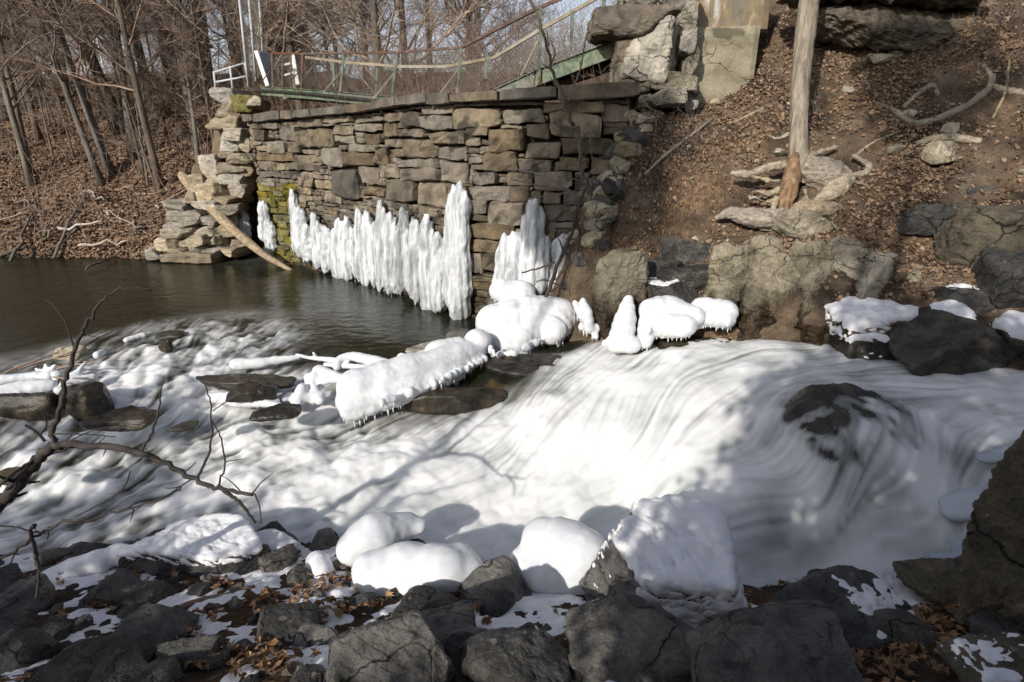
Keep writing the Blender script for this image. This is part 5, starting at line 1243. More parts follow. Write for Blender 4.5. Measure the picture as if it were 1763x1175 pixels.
for k in range(15):
    x, y = trng.uniform(-46, -11), trng.uniform(27, 48)
    plant('crest_tree', trng.choice(protoT), 'tall bare tree on the crest of the left slope', 'tree', (x, y, hill_z(np.array([x]), np.array([y]))[0]), 'bare trees along the crest of the left slope', ('bark', 'twig'), trng.uniform(0, 6.28), trng.uniform(.8, 1.25))
for k in range(66):
    y = 19 + 24 * trng.random(); x = trng.uniform(-.55, .42) * y; low = -.05 < x / y < .19
    if low and k % 2: continue
    pr = protoS if low else protoB if k % 5 < 2 else (protoT if k % 5 < 4 else protoS)
    plant('woodland_tree', trng.choice(pr), 'bare tree in the brown winter wood beyond the footbridge', 'tree', (x, y, far_z(np.array([x]), np.array([y]))[0]), 'bare trees beyond the footbridge', ('bark', 'twig' if k % 3 else 'twig_pale'), trng.uniform(0, 6.28), trng.uniform(.35, .6) if low else trng.uniform(.7, 1.15))
for px, Y, hh in ((462, 21, 1.), (655, 19, .95), (700, 20.5, 1.05)):
    x = PY(px, 120, Y)[0]
    plant('spreading_tree', tree_meshes(int(px), 9.5 * hh, .14, (trng.uniform(-.06, .06), 0), .1, 32, 12, 1.35, 7, .012),
          {462: 'spreading pale-twigged tree just behind the white gate', 655: 'left of two spreading trees rising behind the middle of the footbridge', 700: 'right of two spreading trees rising behind the middle of the footbridge'}[px], 'tree', (x, Y, far_z(np.array([x]), np.array([float(Y)]))[0]), None, ('bark', 'twig_pale'))
# dark conifers and a house far up on the left
def conifer(seed, H, Rb, n=2600):
    rnd = np.random.RandomState(seed); tk = MB(); tk.tube([(0, 0, -.2), (0, 0, H * .5), (0, 0, H)], [.22, .12, .02], 7)
    cr = MB(); h = H * (.10 + .9 * rnd.rand(n) ** 1.15); a = rnd.rand(n) * 6.28; lay = .75 + .25 * np.sin(h * 5.2 + 2 * np.sin(a * 3)); rr = Rb * (1 - (h / H)) * (.35 + .65 * rnd.rand(n) ** .5) * lay + .05
    c = np.stack([rr * np.cos(a), rr * np.sin(a), h - rr * .25], 1)
    d = np.stack([np.cos(a), np.sin(a), -.25 + .3 * rnd.randn(n)], 1); e = np.stack([-np.sin(a), np.cos(a), .4 * rnd.randn(n)], 1)
    L = (.28 + .3 * rnd.rand(n))[:, None]; W = (.10 + .12 * rnd.rand(n))[:, None]
    V = np.stack([c - d * L, c + e * W, c + d * L, c - e * W], 1).reshape(-1, 3)
    cr.add(V, np.arange(n * 4).reshape(-1, 4))
    return tk.mesh('trunk'), cr.mesh('crown', False)
cons = [conifer(1, 11, 3.2), conifer(2, 13, 3.4)]
for k, (px, Y, sc) in enumerate(((10, 40, 1.1), (110, 46, 1.), (255, 47, .9), (490, 44, .95), (-60, 44, 1.2))):
    x = PY(px, 100, Y)[0]
    plant('conifer', cons[k % 2], ['dark conifer behind the stout trunk at the upper left', 'dark conifer above the pale greenish trunk', 'dark conifer beside the grey house on the crest', 'dark conifer behind the white gate', 'dark conifer beyond the left frame edge'][k], 'conifer', (x, Y, far_z(np.array([x]), np.array([float(Y)]))[0]), None, ('bark', 'needle'), k * 1.3, sc)
hs = thing('house', 'grey house half hidden by trunks on the crest of the left slope', 'house', (PY(215, 110, 42)[0], 42, hill_z(np.array([-26.]), np.array([42.]))[0])); hx, hy, hz = hs.location
mb = MB(); mb.box((0, 0, 1.4), (4.2, 3, 1.4)); put('wall', mb.mesh('wall', False), M['siding'], hs)
mb = MB(); mb.add([(-4.6, -3.3, 2.75), (4.6, -3.3, 2.75), (4.6, 0, 4.9), (-4.6, 0, 4.9), (-4.6, 3.3, 2.75), (4.6, 3.3, 2.75)], [(0, 1, 2, 3), (3, 2, 5, 4)], [(0, 3, 4), (1, 5, 2)]); put('roof', mb.mesh('roof', False), M['roof'], hs)
for x in (-2.6, 0, 2.6):
    mb = MB(); mb.box((x, -3.02, 1.6), (.5, .04, .6)); w_ = put('window', mb.mesh('window', False), M['white_paint'], hs)
    mb = MB(); mb.box((x, -3.05, 1.6), (.42, .03, .52)); put('pane', mb.mesh('pane', False), M['pane'], w_)
# undergrowth: uncountable thin shoots
def shoots(n, fpos, hmin, hmax, r, seed, twig=4):
    rnd = random.Random(seed); mb = MB()
    for k in range(n):
        p = fpos(rnd)
        if p is None: continue
        H = rnd.uniform(hmin, hmax); a = rnd.uniform(0, 6.28); l = rnd.uniform(0, .5)
        P, d = wander(p, (math.cos(a) * l, math.sin(a) * l, 1), H, 4, .13, rnd)
        mb.tube(P, r * (1 - np.linspace(0, .7, 5)), 3, False)
        for q in range(twig):
            a = rnd.uniform(0, 6.28); i = rnd.randint(1, 3)
            C, _ = wander(P[i], (math.cos(a), math.sin(a), rnd.uniform(.1, 1.2)), H * rnd.uniform(.2, .45), 3, .2, rnd)
            mb.tube(C, r * .55 * (1 - np.linspace(0, .6, 4)), 3, False)
    return mb.mesh('brush')
def pos_plat(rnd):
    y = rnd.uniform(13.2, 24); x = rnd.uniform(-.42, .28) * y
    if wall_dist(np.array([x]), np.array([y]))[0] < 2.6: return None
    return (x, y, far_z(np.array([x]), np.array([y]))[0] - .05)
put('brush_thicket', shoots(2600, pos_plat, .8, 3.4, .008, 5, 6), M['twig'], kind='stuff', label='dense brown thicket of bare shoots behind the footbridge', cat='thicket')
def pos_hill(rnd):
    x, y = rnd.uniform(-26, -8.2), rnd.uniform(15.4, 30)
    return (x, y, hill_z(np.array([x]), np.array([y]))[0] - .03)
put('slope_brush', shoots(1100, pos_hill, .4, 2.4, .008, 6, 4), M['twig'], kind='stuff', label='bare thin undergrowth all over the left slope', cat='undergrowth')
def pos_rb(rnd):
    px, py = rnd.uniform(1060, 1763), rnd.uniform(-30, 330)
    p = hit(px, py, right_z, 7, 14, .08)
    if rnd.random() > .35 + .65 * (py < 60): return None
    return p - (0, 0, .03)
put('bank_brush', shoots(190, pos_rb, .15, .8, .004, 7, 4), M['twig'], kind='stuff', label='thin dry stems straggling over the right slope', cat='undergrowth')
def pos_top(rnd):
    p = hit(rnd.uniform(1560, 1790), rnd.uniform(-40, 190) ** 1.0, right_z, 7, 14)
    return p - (0, 0, .03)
put('root_mat', shoots(340, pos_top, .1, .6, .005, 10, 4), M['twig'], kind='stuff', label='mat of brown rootlets and dry stems at the top right of the bank', cat='undergrowth')
def pos_ridge(rnd):
    u = rnd.random(); p = hit(1190 - 200 * u + rnd.gauss(0, 28), 225 + 250 * u + rnd.gauss(0, 18), right_z, 7, 13)
    return p - (0, 0, .03)
put('ridge_stems', shoots(260, pos_ridge, .15, .55, .004, 9, 3), M['twig'], kind='stuff', label='tangle of dry stems and rootlets on the earth ridge beside the wall', cat='undergrowth')
def pos_wall(rnd):
    s = wall_hit(rnd.uniform(470, 1060), 180)[0]; p, n_ = wall_at(s); o = rnd.uniform(-.75, -.45)
    return (p[0] + n_[0] * o, p[1] + n_[1] * o, z_ct(s) - .25)
put('wall_top_stems', shoots(90, pos_wall, .25, .7, .005, 8, 4), M['twig_pale'], kind='stuff', label='dry stems growing along the top of the stone wall', cat='undergrowth')

# ================================================================== unseen evergreens added behind the viewpoint to shade stream and bank
def evergreen(seed, H, Rb, n):
    rs = np.random.RandomState(seed); tk = MB(); tk.tube([(0, 0, -.3), (0, 0, H * .5), (0, 0, H * .95)], [.07, .05, .015], 6)
    cr = MB(); nc = max(6, n // 90); cc = rs.uniform(-1, 1, (nc, 3)); cc[:, :2] *= Rb * .8; cc[:, 2] = H * (.5 + .46 * cc[:, 2]); cc[:, :2] *= (1.15 - .75 * cc[:, 2:] / H)
    c = cc[rs.randint(0, nc, n)] + rs.normal(size=(n, 3)) * np.array((.24, .24, .13)) * (.5 + Rb * .5)
    c[:, 2] = np.clip(c[:, 2], .02, H); d = rs.normal(size=(n, 3)); d /= np.linalg.norm(d, axis=1)[:, None]; e = np.cross(d, rs.normal(size=(n, 3))); e /= np.linalg.norm(e, axis=1)[:, None]
    L = (.05 + .09 * rs.rand(n))[:, None]; W = L * .45
    cr.add(np.stack([c - d * L, c + e * W, c + d * L, c - e * W], 1).reshape(-1, 3), np.arange(n * 4).reshape(-1, 4))
    return tk.mesh('trunk'), cr.mesh('crown', False)
SHADE = [(-8.6, 5.3, 1.0, 2000), (-7.4, 5.4, .9, 2000), (-6.4, 4.9, .8, 1700), (-5.4, 4.1, .7, 1200), (-4.7, 3.45, .7, 1300), (-4.0, 3.3, .6, 1300), (-3.4, 3.4, .45, 700), (-2.7, 2.9, .5, 800), (-1.5, 3.5, .35, 700), (-.2, 6.0, .65, 3800), (.6, 6.7, 1.0, 4800), (1.9, 6.9, 1.1, 5000), (3.3, 6.6, 1.2, 4600), (4.8, 6.8, 1.2, 3800)]
for k, (u, top, Rb, n_) in enumerate(SHADE):
    Y = -2.6 + .5 * math.sin(k * 2.1); X = (u + .53 * Y) / .848; z = float(near_z(np.array([X]), np.array([Y]))[0])
    plant('shade_bush', evergreen(700 + k, top - z, Rb, n_), 'unseen evergreen added behind the viewpoint to shade the stream and bank', 'evergreen', (X, Y, z), 'evergreens added behind the viewpoint for shade', ('bark', 'needle'))
for k, (u, Y, r, H) in enumerate(((-8.2, -5, .12, 12),)):
    X = (u + .53 * Y) / .848; z = float(near_z(np.array([X]), np.array([float(Y)]))[0])
    plant('unseen_tree', tree_meshes(760 + k, H, r, (.02, 0), .45, 14, 6, .7, 3, .01), 'unseen bare tree added behind the viewpoint to shade the right slope', 'tree', (X, Y, z), 'trees behind the viewpoint')
for k, (u, Y, H) in enumerate(((-.45, -4.2, 11.5), (2.1, -3.6, 11.5))):  # out of view, added so their crowns dapple the right slope with shade
    X = (u + .53 * Y) / .848; z = float(near_z(np.array([X]), np.array([Y]))[0])
    plant('unseen_tree', tree_meshes(800 + k, H - z, .15, (.0, 0), .5, 22, 9, .8, 5, .022), 'unseen bare tree added behind the viewpoint to shade the right slope', 'tree', (X, Y, z), 'trees behind the viewpoint')
X, Y = -7.9, -5.0; z = float(near_z(np.array([X]), np.array([Y]))[0])  # unseen pine, its compact crown shaped to shade the wall's right end
o = plant('unseen_tree', evergreen(790, 12.6 - z, 1.0, 10), 'unseen tall pine behind the viewpoint, its high crown shaped to shade the wall', 'tree', (X, Y, z), None, ('bark', 'needle'))
rs = np.random.RandomState(5); n = 9500; c = rs.uniform(-1, 1, (n, 3)) * np.array((.85, .6, 1.35)) + .12 * rs.normal(size=(n, 3)) + np.array((.15, 0, 11.35 - z)); d = rs.normal(size=(n, 3)); d /= np.linalg.norm(d, axis=1)[:, None]; e = np.cross(d, rs.normal(size=(n, 3))); L = .11
mb = MB(); mb.add(np.stack([c - d * L, c + e * L * .3, c + d * L, c - e * L * .3], 1).reshape(-1, 3), np.arange(n * 4).reshape(-1, 4)); put('crown', mb.mesh('crown', False), M['needle'], o)

X, Y = -1.46, -3.0; z = float(near_z(np.array([X]), np.array([Y]))[0])  # unseen pine added to darken the upper right slope
o = plant('unseen_tree', evergreen(791, 13.2 - z, .8, 10), 'unseen thin pine added behind the viewpoint to darken the right slope', 'tree', (X, Y, z), None, ('bark', 'needle'))
n = 4200; cl = rs.uniform(-1, 1, (26, 3)) * np.array((.75, .6, 1.3)); c = cl[rs.randint(0, 26, n)] + .2 * rs.normal(size=(n, 3)) + np.array((0, 0, 11.8 - z)); d = rs.normal(size=(n, 3)); d /= np.linalg.norm(d, axis=1)[:, None]; e = np.cross(d, rs.normal(size=(n, 3)))
mb = MB(); mb.add(np.stack([c - d * L, c + e * L * .3, c + d * L, c - e * L * .3], 1).reshape(-1, 3), np.arange(n * 4).reshape(-1, 4)); put('crown', mb.mesh('crown', False), M['needle'], o)

# ================================================================== dead tree with bared roots
def gnarled(name, paths, mat, parent, org, voxel=.022, amp=.016):
    mb = MB()
    for pts, rr_ in paths:
        P = np.array([PY(a, b_, Y) for a, b_, Y in pts]); s_ = mpp(P[0]); d = np.linspace(0, 1, len(P)); t = np.linspace(0, 1, 16)
        PP = np.stack([np.interp(t, d, P[:, k]) for k in range(3)], 1); rad = np.interp(t, d, np.asarray(rr_, float) * s_)
        for _ in range(3): PP[1:-1] = .5 * PP[1:-1] + .25 * (PP[2:] + PP[:-2])
        mb.tube(PP, rad, 10); mb.sphere(PP[-1], rad[-1], 1)
    V, F = remeshed(mb, voxel, 1, lambda V: amp * fbm(V * 5, 3) + amp * .6 * np.abs(fbm(V * 14, 2)))
    return put(name, mk(name, V - org, F), M[mat], parent)
dt = thing('dead_tree', 'pale barkless dead trunk standing on bared twisted roots on the right slope', 'dead tree', PY(1378, 300, 9.1)); D0 = np.array(dt.location)
gnarled('trunk', [([(1376, 292, 9.1), (1374, 230, 9.15), (1377, 150, 9.25), (1386, 60, 9.35), (1398, -40, 9.45), (1420, -190, 9.6)], [19, 15, 15, 16, 15.5, 13])], 'deadwood', dt, D0, .025, .008)
gnarled('rotten_base', [([(1370, 262, 9.0), (1364, 300, 8.88), (1355, 335, 8.75), (1352, 362, 8.66), (1346, 400, 8.55)], [5, 14, 15, 10, 14])], 'rotwood', dt, D0, .02, .02)
RT = [([(1380, 285, 9.), (1410, 300, 8.95), (1440, 302, 8.9), (1462, 312, 8.85)], [20, 27, 24, 10]), ([(1455, 308, 8.85), (1440, 325, 8.75), (1408, 345, 8.65)], [18, 18, 8]), ([(1460, 305, 8.9), (1490, 300, 8.9), (1500, 285, 8.95), (1470, 270, 9.05)], [6, 5, 5, 4]),
      ([(1352, 372, 8.6), (1325, 380, 8.55), (1290, 376, 8.6), (1258, 365, 8.7), (1235, 376, 8.75)], [14, 19, 16, 10, 4]), ([(1352, 283, 9.0), (1318, 290, 9.0), (1288, 301, 8.98), (1262, 298, 9.05)], [7, 6, 5.5, 4]),
      ([(1362, 365, 8.6), (1378, 362, 8.55), (1410, 360, 8.5), (1450, 362, 8.55)], [10, 17, 15, 8]), ([(1385, 275, 9.1), (1410, 262, 9.2), (1445, 252, 9.3)], [8, 4, 2]), ([(1465, 312, 8.8), (1490, 318, 8.75), (1512, 330, 8.7)], [4, 2.5, 1.5]), ([(1338, 340, 8.75), (1330, 365, 8.65), (1300, 395, 8.55), (1345, 398, 8.5)], [4, 4, 3, 3])]
for k in range(22):
    x0, y0 = trng.gauss(1375, 40), trng.gauss(325, 30); a = trng.uniform(0, 6.28); L = trng.uniform(25, 80); Yr = 8.95 - (y0 - 300) * .004
    dx, dy = math.cos(a) * L, abs(math.sin(a)) * L * .6 - 8
    RT.append(([(x0, y0, Yr), (x0 + dx * .4, y0 + dy * .2 + trng.uniform(-8, 8), Yr + .0), (x0 + dx * .75, y0 + dy * .7 + trng.uniform(-8, 8), Yr - dy * .004), (x0 + dx, y0 + dy, Yr + .08 - dy * .004)], [trng.uniform(2.5, 6), 3.5, 2, 1]))
for p_ in RT: gnarled('root', [p_], 'root', dt, D0, .014, .026)
def slope_limb(name, label, cat, pts, rr_, mat='root', Ys=None, fz=right_z, lift=.0, y0=6.0):
    P = []
    for a, b_ in pts:
        h = hit(a, b_, fz, y0, 24, .03); P.append(h + np.array((0, -.04, lift)))
    P = np.array(P); s_ = mpp(P[0]); t = np.linspace(0, 1, 6 * len(P)); d = np.linspace(0, 1, len(P))
    PP = np.stack([np.interp(t, d, P[:, k]) for k in range(3)], 1)
    for _ in range(4): PP[1:-1] = .5 * PP[1:-1] + .25 * (PP[2:] + PP[:-2])
    rad = np.interp(t, np.linspace(0, 1, len(rr_)), np.asarray(rr_, float) * s_) * (1 + .12 * np.sin(t * 40))
    mb = MB(); mb.tube(PP - PP[0], rad, 8)
    return put(name, mb.mesh(name), M[mat], None, label, cat, loc=PP[0])
slope_limb('exposed_root', 'long snaking bared root across the upper right slope', 'root', [(1505, 178), (1535, 190), (1572, 216), (1605, 208), (1660, 185), (1700, 155), (1706, 135), (1688, 112)], [3, 5, 6, 6, 6, 5, 3])
slope_limb('exposed_root', 'hooked bared root above the long snaking one', 'root', [(1552, 186), (1582, 158), (1604, 146), (1612, 165)], [4, 4.5, 4, 3])
slope_limb('exposed_root', 'bared root running off the right frame edge', 'root', [(1706, 150), (1735, 158), (1780, 164)], [5, 6, 6])
slope_limb('exposed_root', 'thin upright dead stem at the right frame edge', 'dead stem', [(1705, 205), (1728, 160), (1735, 100)], [2.5, 2.5, 2])
slope_limb('fallen_bough', 'short thick bough lying over the pale boulder on the right slope', 'bough', [(1574, 248), (1600, 240), (1640, 238), (1685, 244)], [4, 8, 8, 5])
slope_limb('trailing_vine', 'long thin branch lying diagonally down the leaf slope below the concrete pier', 'branch', [(1110, 300), (1140, 270), (1180, 240), (1225, 205)], [2, 3, 3, 2])
slope_limb('fallen_branch', 'short grey stick on leaves left of the dead trunk', 'stick', [(1265, 210), (1290, 198), (1312, 187)], [2, 2.5, 2])
slope_limb('fallen_branch', 'thin stick slanting up right of the bared roots', 'stick', [(1462, 275), (1500, 245), (1550, 225)], [2.5, 2.5, 1.5])
lg = [PY(312, 300, 16.3), PY(340, 335, 15.9), PY(400, 395, 15.1), PY(455, 440, 14.5), PZ(505, 468, -.05)]
mb = MB(); t = np.linspace(0, 1, 24); P = np.stack([np.interp(t, np.linspace(0, 1, 5), np.array(lg)[:, k]) for k in range(3)], 1)
mb.tube(P - P[0], np.interp(t, [0, .1, .5, 1], [.11, .15, .13, .05]) * (1 + .06 * np.sin(t * 31)), 10); put('leaning_log', mb.mesh('leaning_log'), M['log'], None, 'bleached log slanting from the left slope down into the pool', 'log', loc=P[0])
# saplings in front of the wall
def pix_tree(name, label, cat, limbs, mat, k=6, twigs=0, seed=1, twr=.6):
    """limbs: list of ([(px, py, Y)...], radius px at start, at end); first limb is the stem"""
    rnd = random.Random(seed); o = None; org = PY(*limbs[0][0][0])
    o = thing(name, label, cat, org)
    for n_, (pts, r0, r1) in enumerate(limbs):
        P = np.array([PY(*q) for q in pts]); s_ = mpp(P[0]); d = np.linspace(0, 1, len(P)); t = np.linspace(0, 1, max(8, 5 * len(P)))
        PP = np.stack([np.interp(t, d, P[:, q]) for q in range(3)], 1)
        for _ in range(3): PP[1:-1] = .5 * PP[1:-1] + .25 * (PP[2:] + PP[:-2])
        L = np.linalg.norm(PP[-1] - PP[0])
        PP[1:-1] += np.array([[rnd.gauss(0, .006 * L) for _ in range(3)] for _ in PP[1:-1]])
        mb = MB(); mb.tube(PP - org, (r0 + (r1 - r0) * t) * s_, k)
        for q in range(int(twigs * L / 1.0)):
            i = rnd.randint(1, len(PP) - 2); td = PP[i + 1] - PP[i - 1]; td /= np.linalg.norm(td)
            v = td + np.array([rnd.gauss(0, .8) for _ in range(3)]); l = L * rnd.uniform(.05, .16)
            T, _ = wander(PP[i] - org, v, l, 3, .25, rnd); mb.tube(T, max(.35, r1 * twr) * s_ * np.array((1, .85, .65, .4)), 4, False)
        put('stem' if n_ == 0 else 'branch', mb.mesh('branch'), M[mat], o)
    return o
pix_tree('sapling', 'thin crooked sapling growing up past the wall beside the shaded stones', 'sapling', [([(1006, 318, 8.95), (1002, 290, 9.05), (998, 225, 9.1), (985, 210, 9.1), (965, 160, 9.1), (950, 110, 9.1), (930, 40, 9.1), (905, -10, 9.1)], 4.5, 2), ([(1000, 240, 9.1), (1016, 225, 9.0), (1020, 280, 8.95)], 2, 1), ([(975, 180, 9.1), (1000, 120, 9.2), (1010, 60, 9.2)], 2, 1)], 'bark', 6, 5, 2)
pix_tree('sapling', 'dark crooked sapling leaning over the right end of the ice columns', 'sapling', [([(935, 522, 8.75), (955, 470, 8.8), (985, 400, 8.9), (995, 360, 8.95), (1012, 315, 8.95)], 4, 2.5), ([(992, 372, 8.95), (1000, 410, 8.9), (990, 450, 8.85)], 2.5, 1.5), ([(955, 452, 8.8), (930, 462, 8.8), (898, 470, 8.8)], 2, 1.2)], 'dark_twig', 6, 4, 3)
pix_tree('dead_shrub', 'dry brushy stems on the shaded part of the wall', 'shrub', [([(985, 330, 9.2), (940, 322, 9.1), (880, 310, 9.0)], 2, 1), ([(985, 330, 9.2), (930, 300, 9.1), (875, 290, 9.0)], 1.5, .8), ([(985, 330, 9.2), (935, 340, 9.05), (890, 345, 9.0)], 1.5, .8)], 'twig', 4, 14, 4)
# dark branch reaching in from the left foreground
Yb = 3.0
pix_tree('bare_branch', 'dark bare branch reaching in from the left over the rapids', 'branch', [
    ([(-260, 1150, 2.6), (-120, 1010, 2.8), (0, 872, Yb), (50, 812, Yb), (92, 766, Yb)], 16, 8),
    ([(92, 766, Yb), (140, 768, Yb), (200, 770, Yb), (250, 782, Yb), (300, 806, Yb), (345, 828, Yb), (385, 845, 2.95), (435, 852, 2.9)], 7, 3),
    ([(385, 845, 2.95), (410, 862, 2.92), (425, 880, 2.9), (440, 900, 2.9)], 3.5, 2), ([(435, 850, 2.9), (450, 830, 2.9), (470, 815, 2.9)], 1.5, .7), ([(438, 850, 2.9), (447, 870, 2.88), (450, 902, 2.86)], 1.5, .8),
    ([(90, 766, Yb), (97, 720, 3.02), (112, 660, 3.05), (128, 600, 3.08), (150, 555, 3.1), (175, 520, 3.12), (205, 495, 3.15), (262, 500, 3.2)], 5, .9), ([(130, 605, 3.08), (110, 550, 3.15), (88, 520, 3.2), (55, 500, 3.2)], 1.6, .6), ([(142, 575, 3.1), (170, 582, 3.1), (200, 566, 3.1)], 1.0, .5),
    ([(245, 775, Yb), (268, 735, 3.02), (276, 690, 3.04), (282, 648, 3.05)], 2.6, .8), ([(338, 825, Yb), (358, 790, 3.02), (366, 745, 3.04), (362, 690, 3.05), (352, 660, 3.05)], 2.6, .8), ([(374, 840, 2.96), (390, 800, 3.), (380, 750, 3.02), (366, 725, 3.03)], 2, .8), ([(366, 708, 3.04), (390, 692, 3.04), (410, 680, 3.04)], 1.1, .5), ([(388, 795, 3.), (410, 792, 3.), (425, 790, 3.)], 1, .5),
    ([(88, 770, Yb), (60, 790, 2.98), (30, 810, 2.95), (-10, 845, 2.9)], 3, 2), ([(78, 760, Yb), (60, 742, 3.), (44, 732, 3.)], 2.5, 2), ([(70, 748, Yb), (82, 730, 3.), (70, 705, 3.)], 1.8, .8), ([(92, 748, Yb), (140, 748, 3.), (200, 752, 3.0)], 1.6, .7), ([(100, 770, Yb), (150, 745, 3.02), (185, 735, 3.03)], 1.6, .7),
    ([(335, 822, Yb), (300, 850, 2.97), (240, 872, 2.93), (160, 892, 2.88), (90, 905, 2.83), (30, 945, 2.78), (-20, 975, 2.72)], 1.4, 3), ([(225, 812, Yb), (215, 840, 2.97), (180, 865, 2.93), (130, 890, 2.88)], 1.2, 1.4), ([(60, 905, 2.8), (52, 910, 2.8), (60, 950, 2.78), (68, 985, 2.76), (62, 1030, 2.74)], 3.5, 2), ([(-10, 905, 2.75), (30, 908, 2.78), (60, 918, 2.8)], 1.6, 1.2), ([(60, 915, 2.8), (78, 920, 2.8), (84, 912, 2.8), (82, 930, 2.8)], 2, .8)],
    'dark_twig', 8, 9, 6, .5)
# sticks lying by the water on the left and on the near bank
def stick(label, a, b_, fz, r, y0, y1, mat='twig', bend=.04, lift=.02, name='fallen_branch', group=None):
    p, q = hit(*a, fz, y0, y1, .03), hit(*b_, fz, y0, y1, .03)
    t = np.linspace(0, 1, 8)[:, None]; P = p * (1 - t) + q * t + np.array((0, 0, lift)); L = np.linalg.norm(q - p)
    P[1:-1] += np.array([[trng.gauss(0, bend * L * .3) for _ in range(3)] for _ in range(6)])
    mb = MB(); mb.tube(P - p, r * (1 - .5 * t[:, 0]), 6)
    return put(name, mb.mesh(name), M[mat], None, label, 'branch', group, loc=p)
def hz(x, y): return np.maximum(hill_z(x, y), 0)
for k in range(34):
    a = (trng.uniform(-20, 330), trng.uniform(330, 448)); b_ = (a[0] + trng.uniform(-70, 90), a[1] + trng.uniform(-40, 30))
    stick('dead grey branch lying among leaves at the foot of the left slope', a, (b_[0], min(b_[1], 452)), hz, trng.uniform(.012, .05), 14.2, 40, 'twig_pale' if k % 2 else 'bark', .12, trng.uniform(.02, .25), 'fallen_branch', 'dead branches at the foot of the left slope')
for a, b_, lab, r in (((150, 470), (215, 440), 'pale driftwood stick at the water edge left of the slab ledge', .03), ((20, 455), (64, 355), 'grey dead pole propped on the left shore', .05), ((95, 450), (150, 330), 'thin grey pole leaning up the left shore', .045), ((0, 447), (48, 430), 'dark driftwood log at the left frame edge shore', .08)):
    stick(lab, a, b_, hz, r, 14.0, 40, 'bark', .05, .1)
near0 = lambda x, y: near_z(x, y)
for a, b_, lab, r in (((905, 1165), (845, 1148), 'bare stick at the bottom edge between two boulders', .012), ((1010, 1160), (1065, 1122), 'forked dry twig lying below the broken grey boulder', .008), ((275, 1060), (440, 1015), 'rotten brown branch lying in the snow on the near left bank', .03), ((100, 1075), (60, 1110), 'short dark stick in the snow at lower left', .014), ((1600, 1050), (1680, 1062), 'thin twig across the brown leaves at the lower right', .006)):
    stick(lab, a, b_, near0, r, .9, 6, 'twig', .05, .03)
# water-side twigs in the log jam at the left edge
for k in range(9):
    p = PZ(trng.uniform(0, 110), trng.uniform(628, 660), .06); a = trng.uniform(-.6, .9)
    P, _ = wander(p, (math.cos(a), trng.uniform(-.3, .3), trng.uniform(-.05, .3)), trng.uniform(.4, 1.), 5, .1, trng)
    mb = MB(); mb.tube(P - p, .018 * (1 - np.linspace(0, .6, 6)), 5); put('driftwood', mb.mesh('driftwood'), M['twig'], None, 'bare driftwood stick in the left debris jam', 'driftwood', 'driftwood in the left debris jam', loc=p)
# ================================================================== leaf litter
def leaf_field(P, Nrm, size, seed):
    """curled two-sided leaves lying on points P"""
    rs = np.random.RandomState(seed); n = len(P)
    t = rs.normal(size=(n, 3)); t -= Nrm * (t * Nrm).sum(1)[:, None]; t += .35 * rs.normal(size=(n, 3)); t /= np.linalg.norm(t, axis=1)[:, None]
    b_ = np.cross(Nrm, t); b_ /= np.linalg.norm(b_, axis=1)[:, None]; nn = np.cross(t, b_)
    L = size[:, None]; W = L * rs.uniform(.5, .95, (n, 1)); c = rs.uniform(.1, .55, (n, 1)) * L
    e = rs.uniform(-.2, .4, (n, 1)) * L
    V = np.stack([P - t * L * .5 + nn * e, P - b_ * W * .5 - t * L * .1 + nn * c, P + nn * .004, P + b_ * W * .5 + nn * c * .8 - t * L * .1,
                  P + t * L * .5 + nn * e * .7, P + t * L * .18 - b_ * W * .38 + nn * c * .6, P + t * L * .18 + b_ * W * .38 + nn * c], 1).reshape(-1, 3)
    k = np.arange(n)[:, None] * 7
    F = np.concatenate([k + np.array([[0, 2, 1]]), k + np.array([[0, 3, 2]]), k + np.array([[1, 2, 5]]), k + np.array([[2, 3, 6]]), k + np.array([[2, 4, 5]]), k + np.array([[2, 6, 4]])])
    return V, F
def surf_pts(fz, x, y, lift=.012):
    e = .04; z = fz(x, y); zx = (fz(x + e, y) - z) / e; zy = (fz(x, y + e) - z) / e
    N = np.stack([-zx, -zy, np.ones_like(zx)], 1); N /= np.linalg.norm(N, axis=1)[:, None]
    return np.stack([x, y, z], 1) + N * lift, N
lr = np.random.RandomState(4)
x = lr.uniform(-24, -8, 34000); y = 15.3 + 13 * lr.rand(34000) ** 1.3
P, N = surf_pts(hill_z, x, y); V, F = leaf_field(P, N, lr.uniform(.06, .16, len(P)), 1)
put('slope_leaves', mk('slope_leaves', V, F, False), M['leaf_far'], kind='stuff', label='brown fallen leaves covering the left slope', cat='leaves')
x = lr.uniform(1.6, 10, 90000); y = lr.uniform(6.6, 12.5, 90000)
z = right_z(x, y); q = proj((x, y, z)); d = fbm2(x, y, .9, 4, 31.) + .65 * np.exp(-((q[0] - 1210) ** 2 / 130 ** 2 + (q[1] - 215) ** 2 / 70 ** 2)) + .3 * np.exp(-((q[0] - 1590) ** 2 / 120 ** 2 + (q[1] - 430) ** 2 / 60 ** 2)) + .25 * (q[1] < 130)
k = (d > .26 - .7 * lr.rand(len(x)) ** 2.2) & (q[1] < 520)
x, y = x[k][:30000], y[k][:30000]
P, N = surf_pts(right_z, x, y); V, F = leaf_field(P, N, lr.uniform(.025, .08, len(P)) , 2)
put('bank_leaves', mk('bank_leaves', V, F, False), M['leaf_far'], kind='stuff', label='drifts of brown fallen leaves on the right slope', cat='leaves')
x = lr.uniform(-5.5, 4.2, 16000); y = lr.uniform(1.1, 5., 16000); z = near_z(x, y); q = proj((x, y, z))
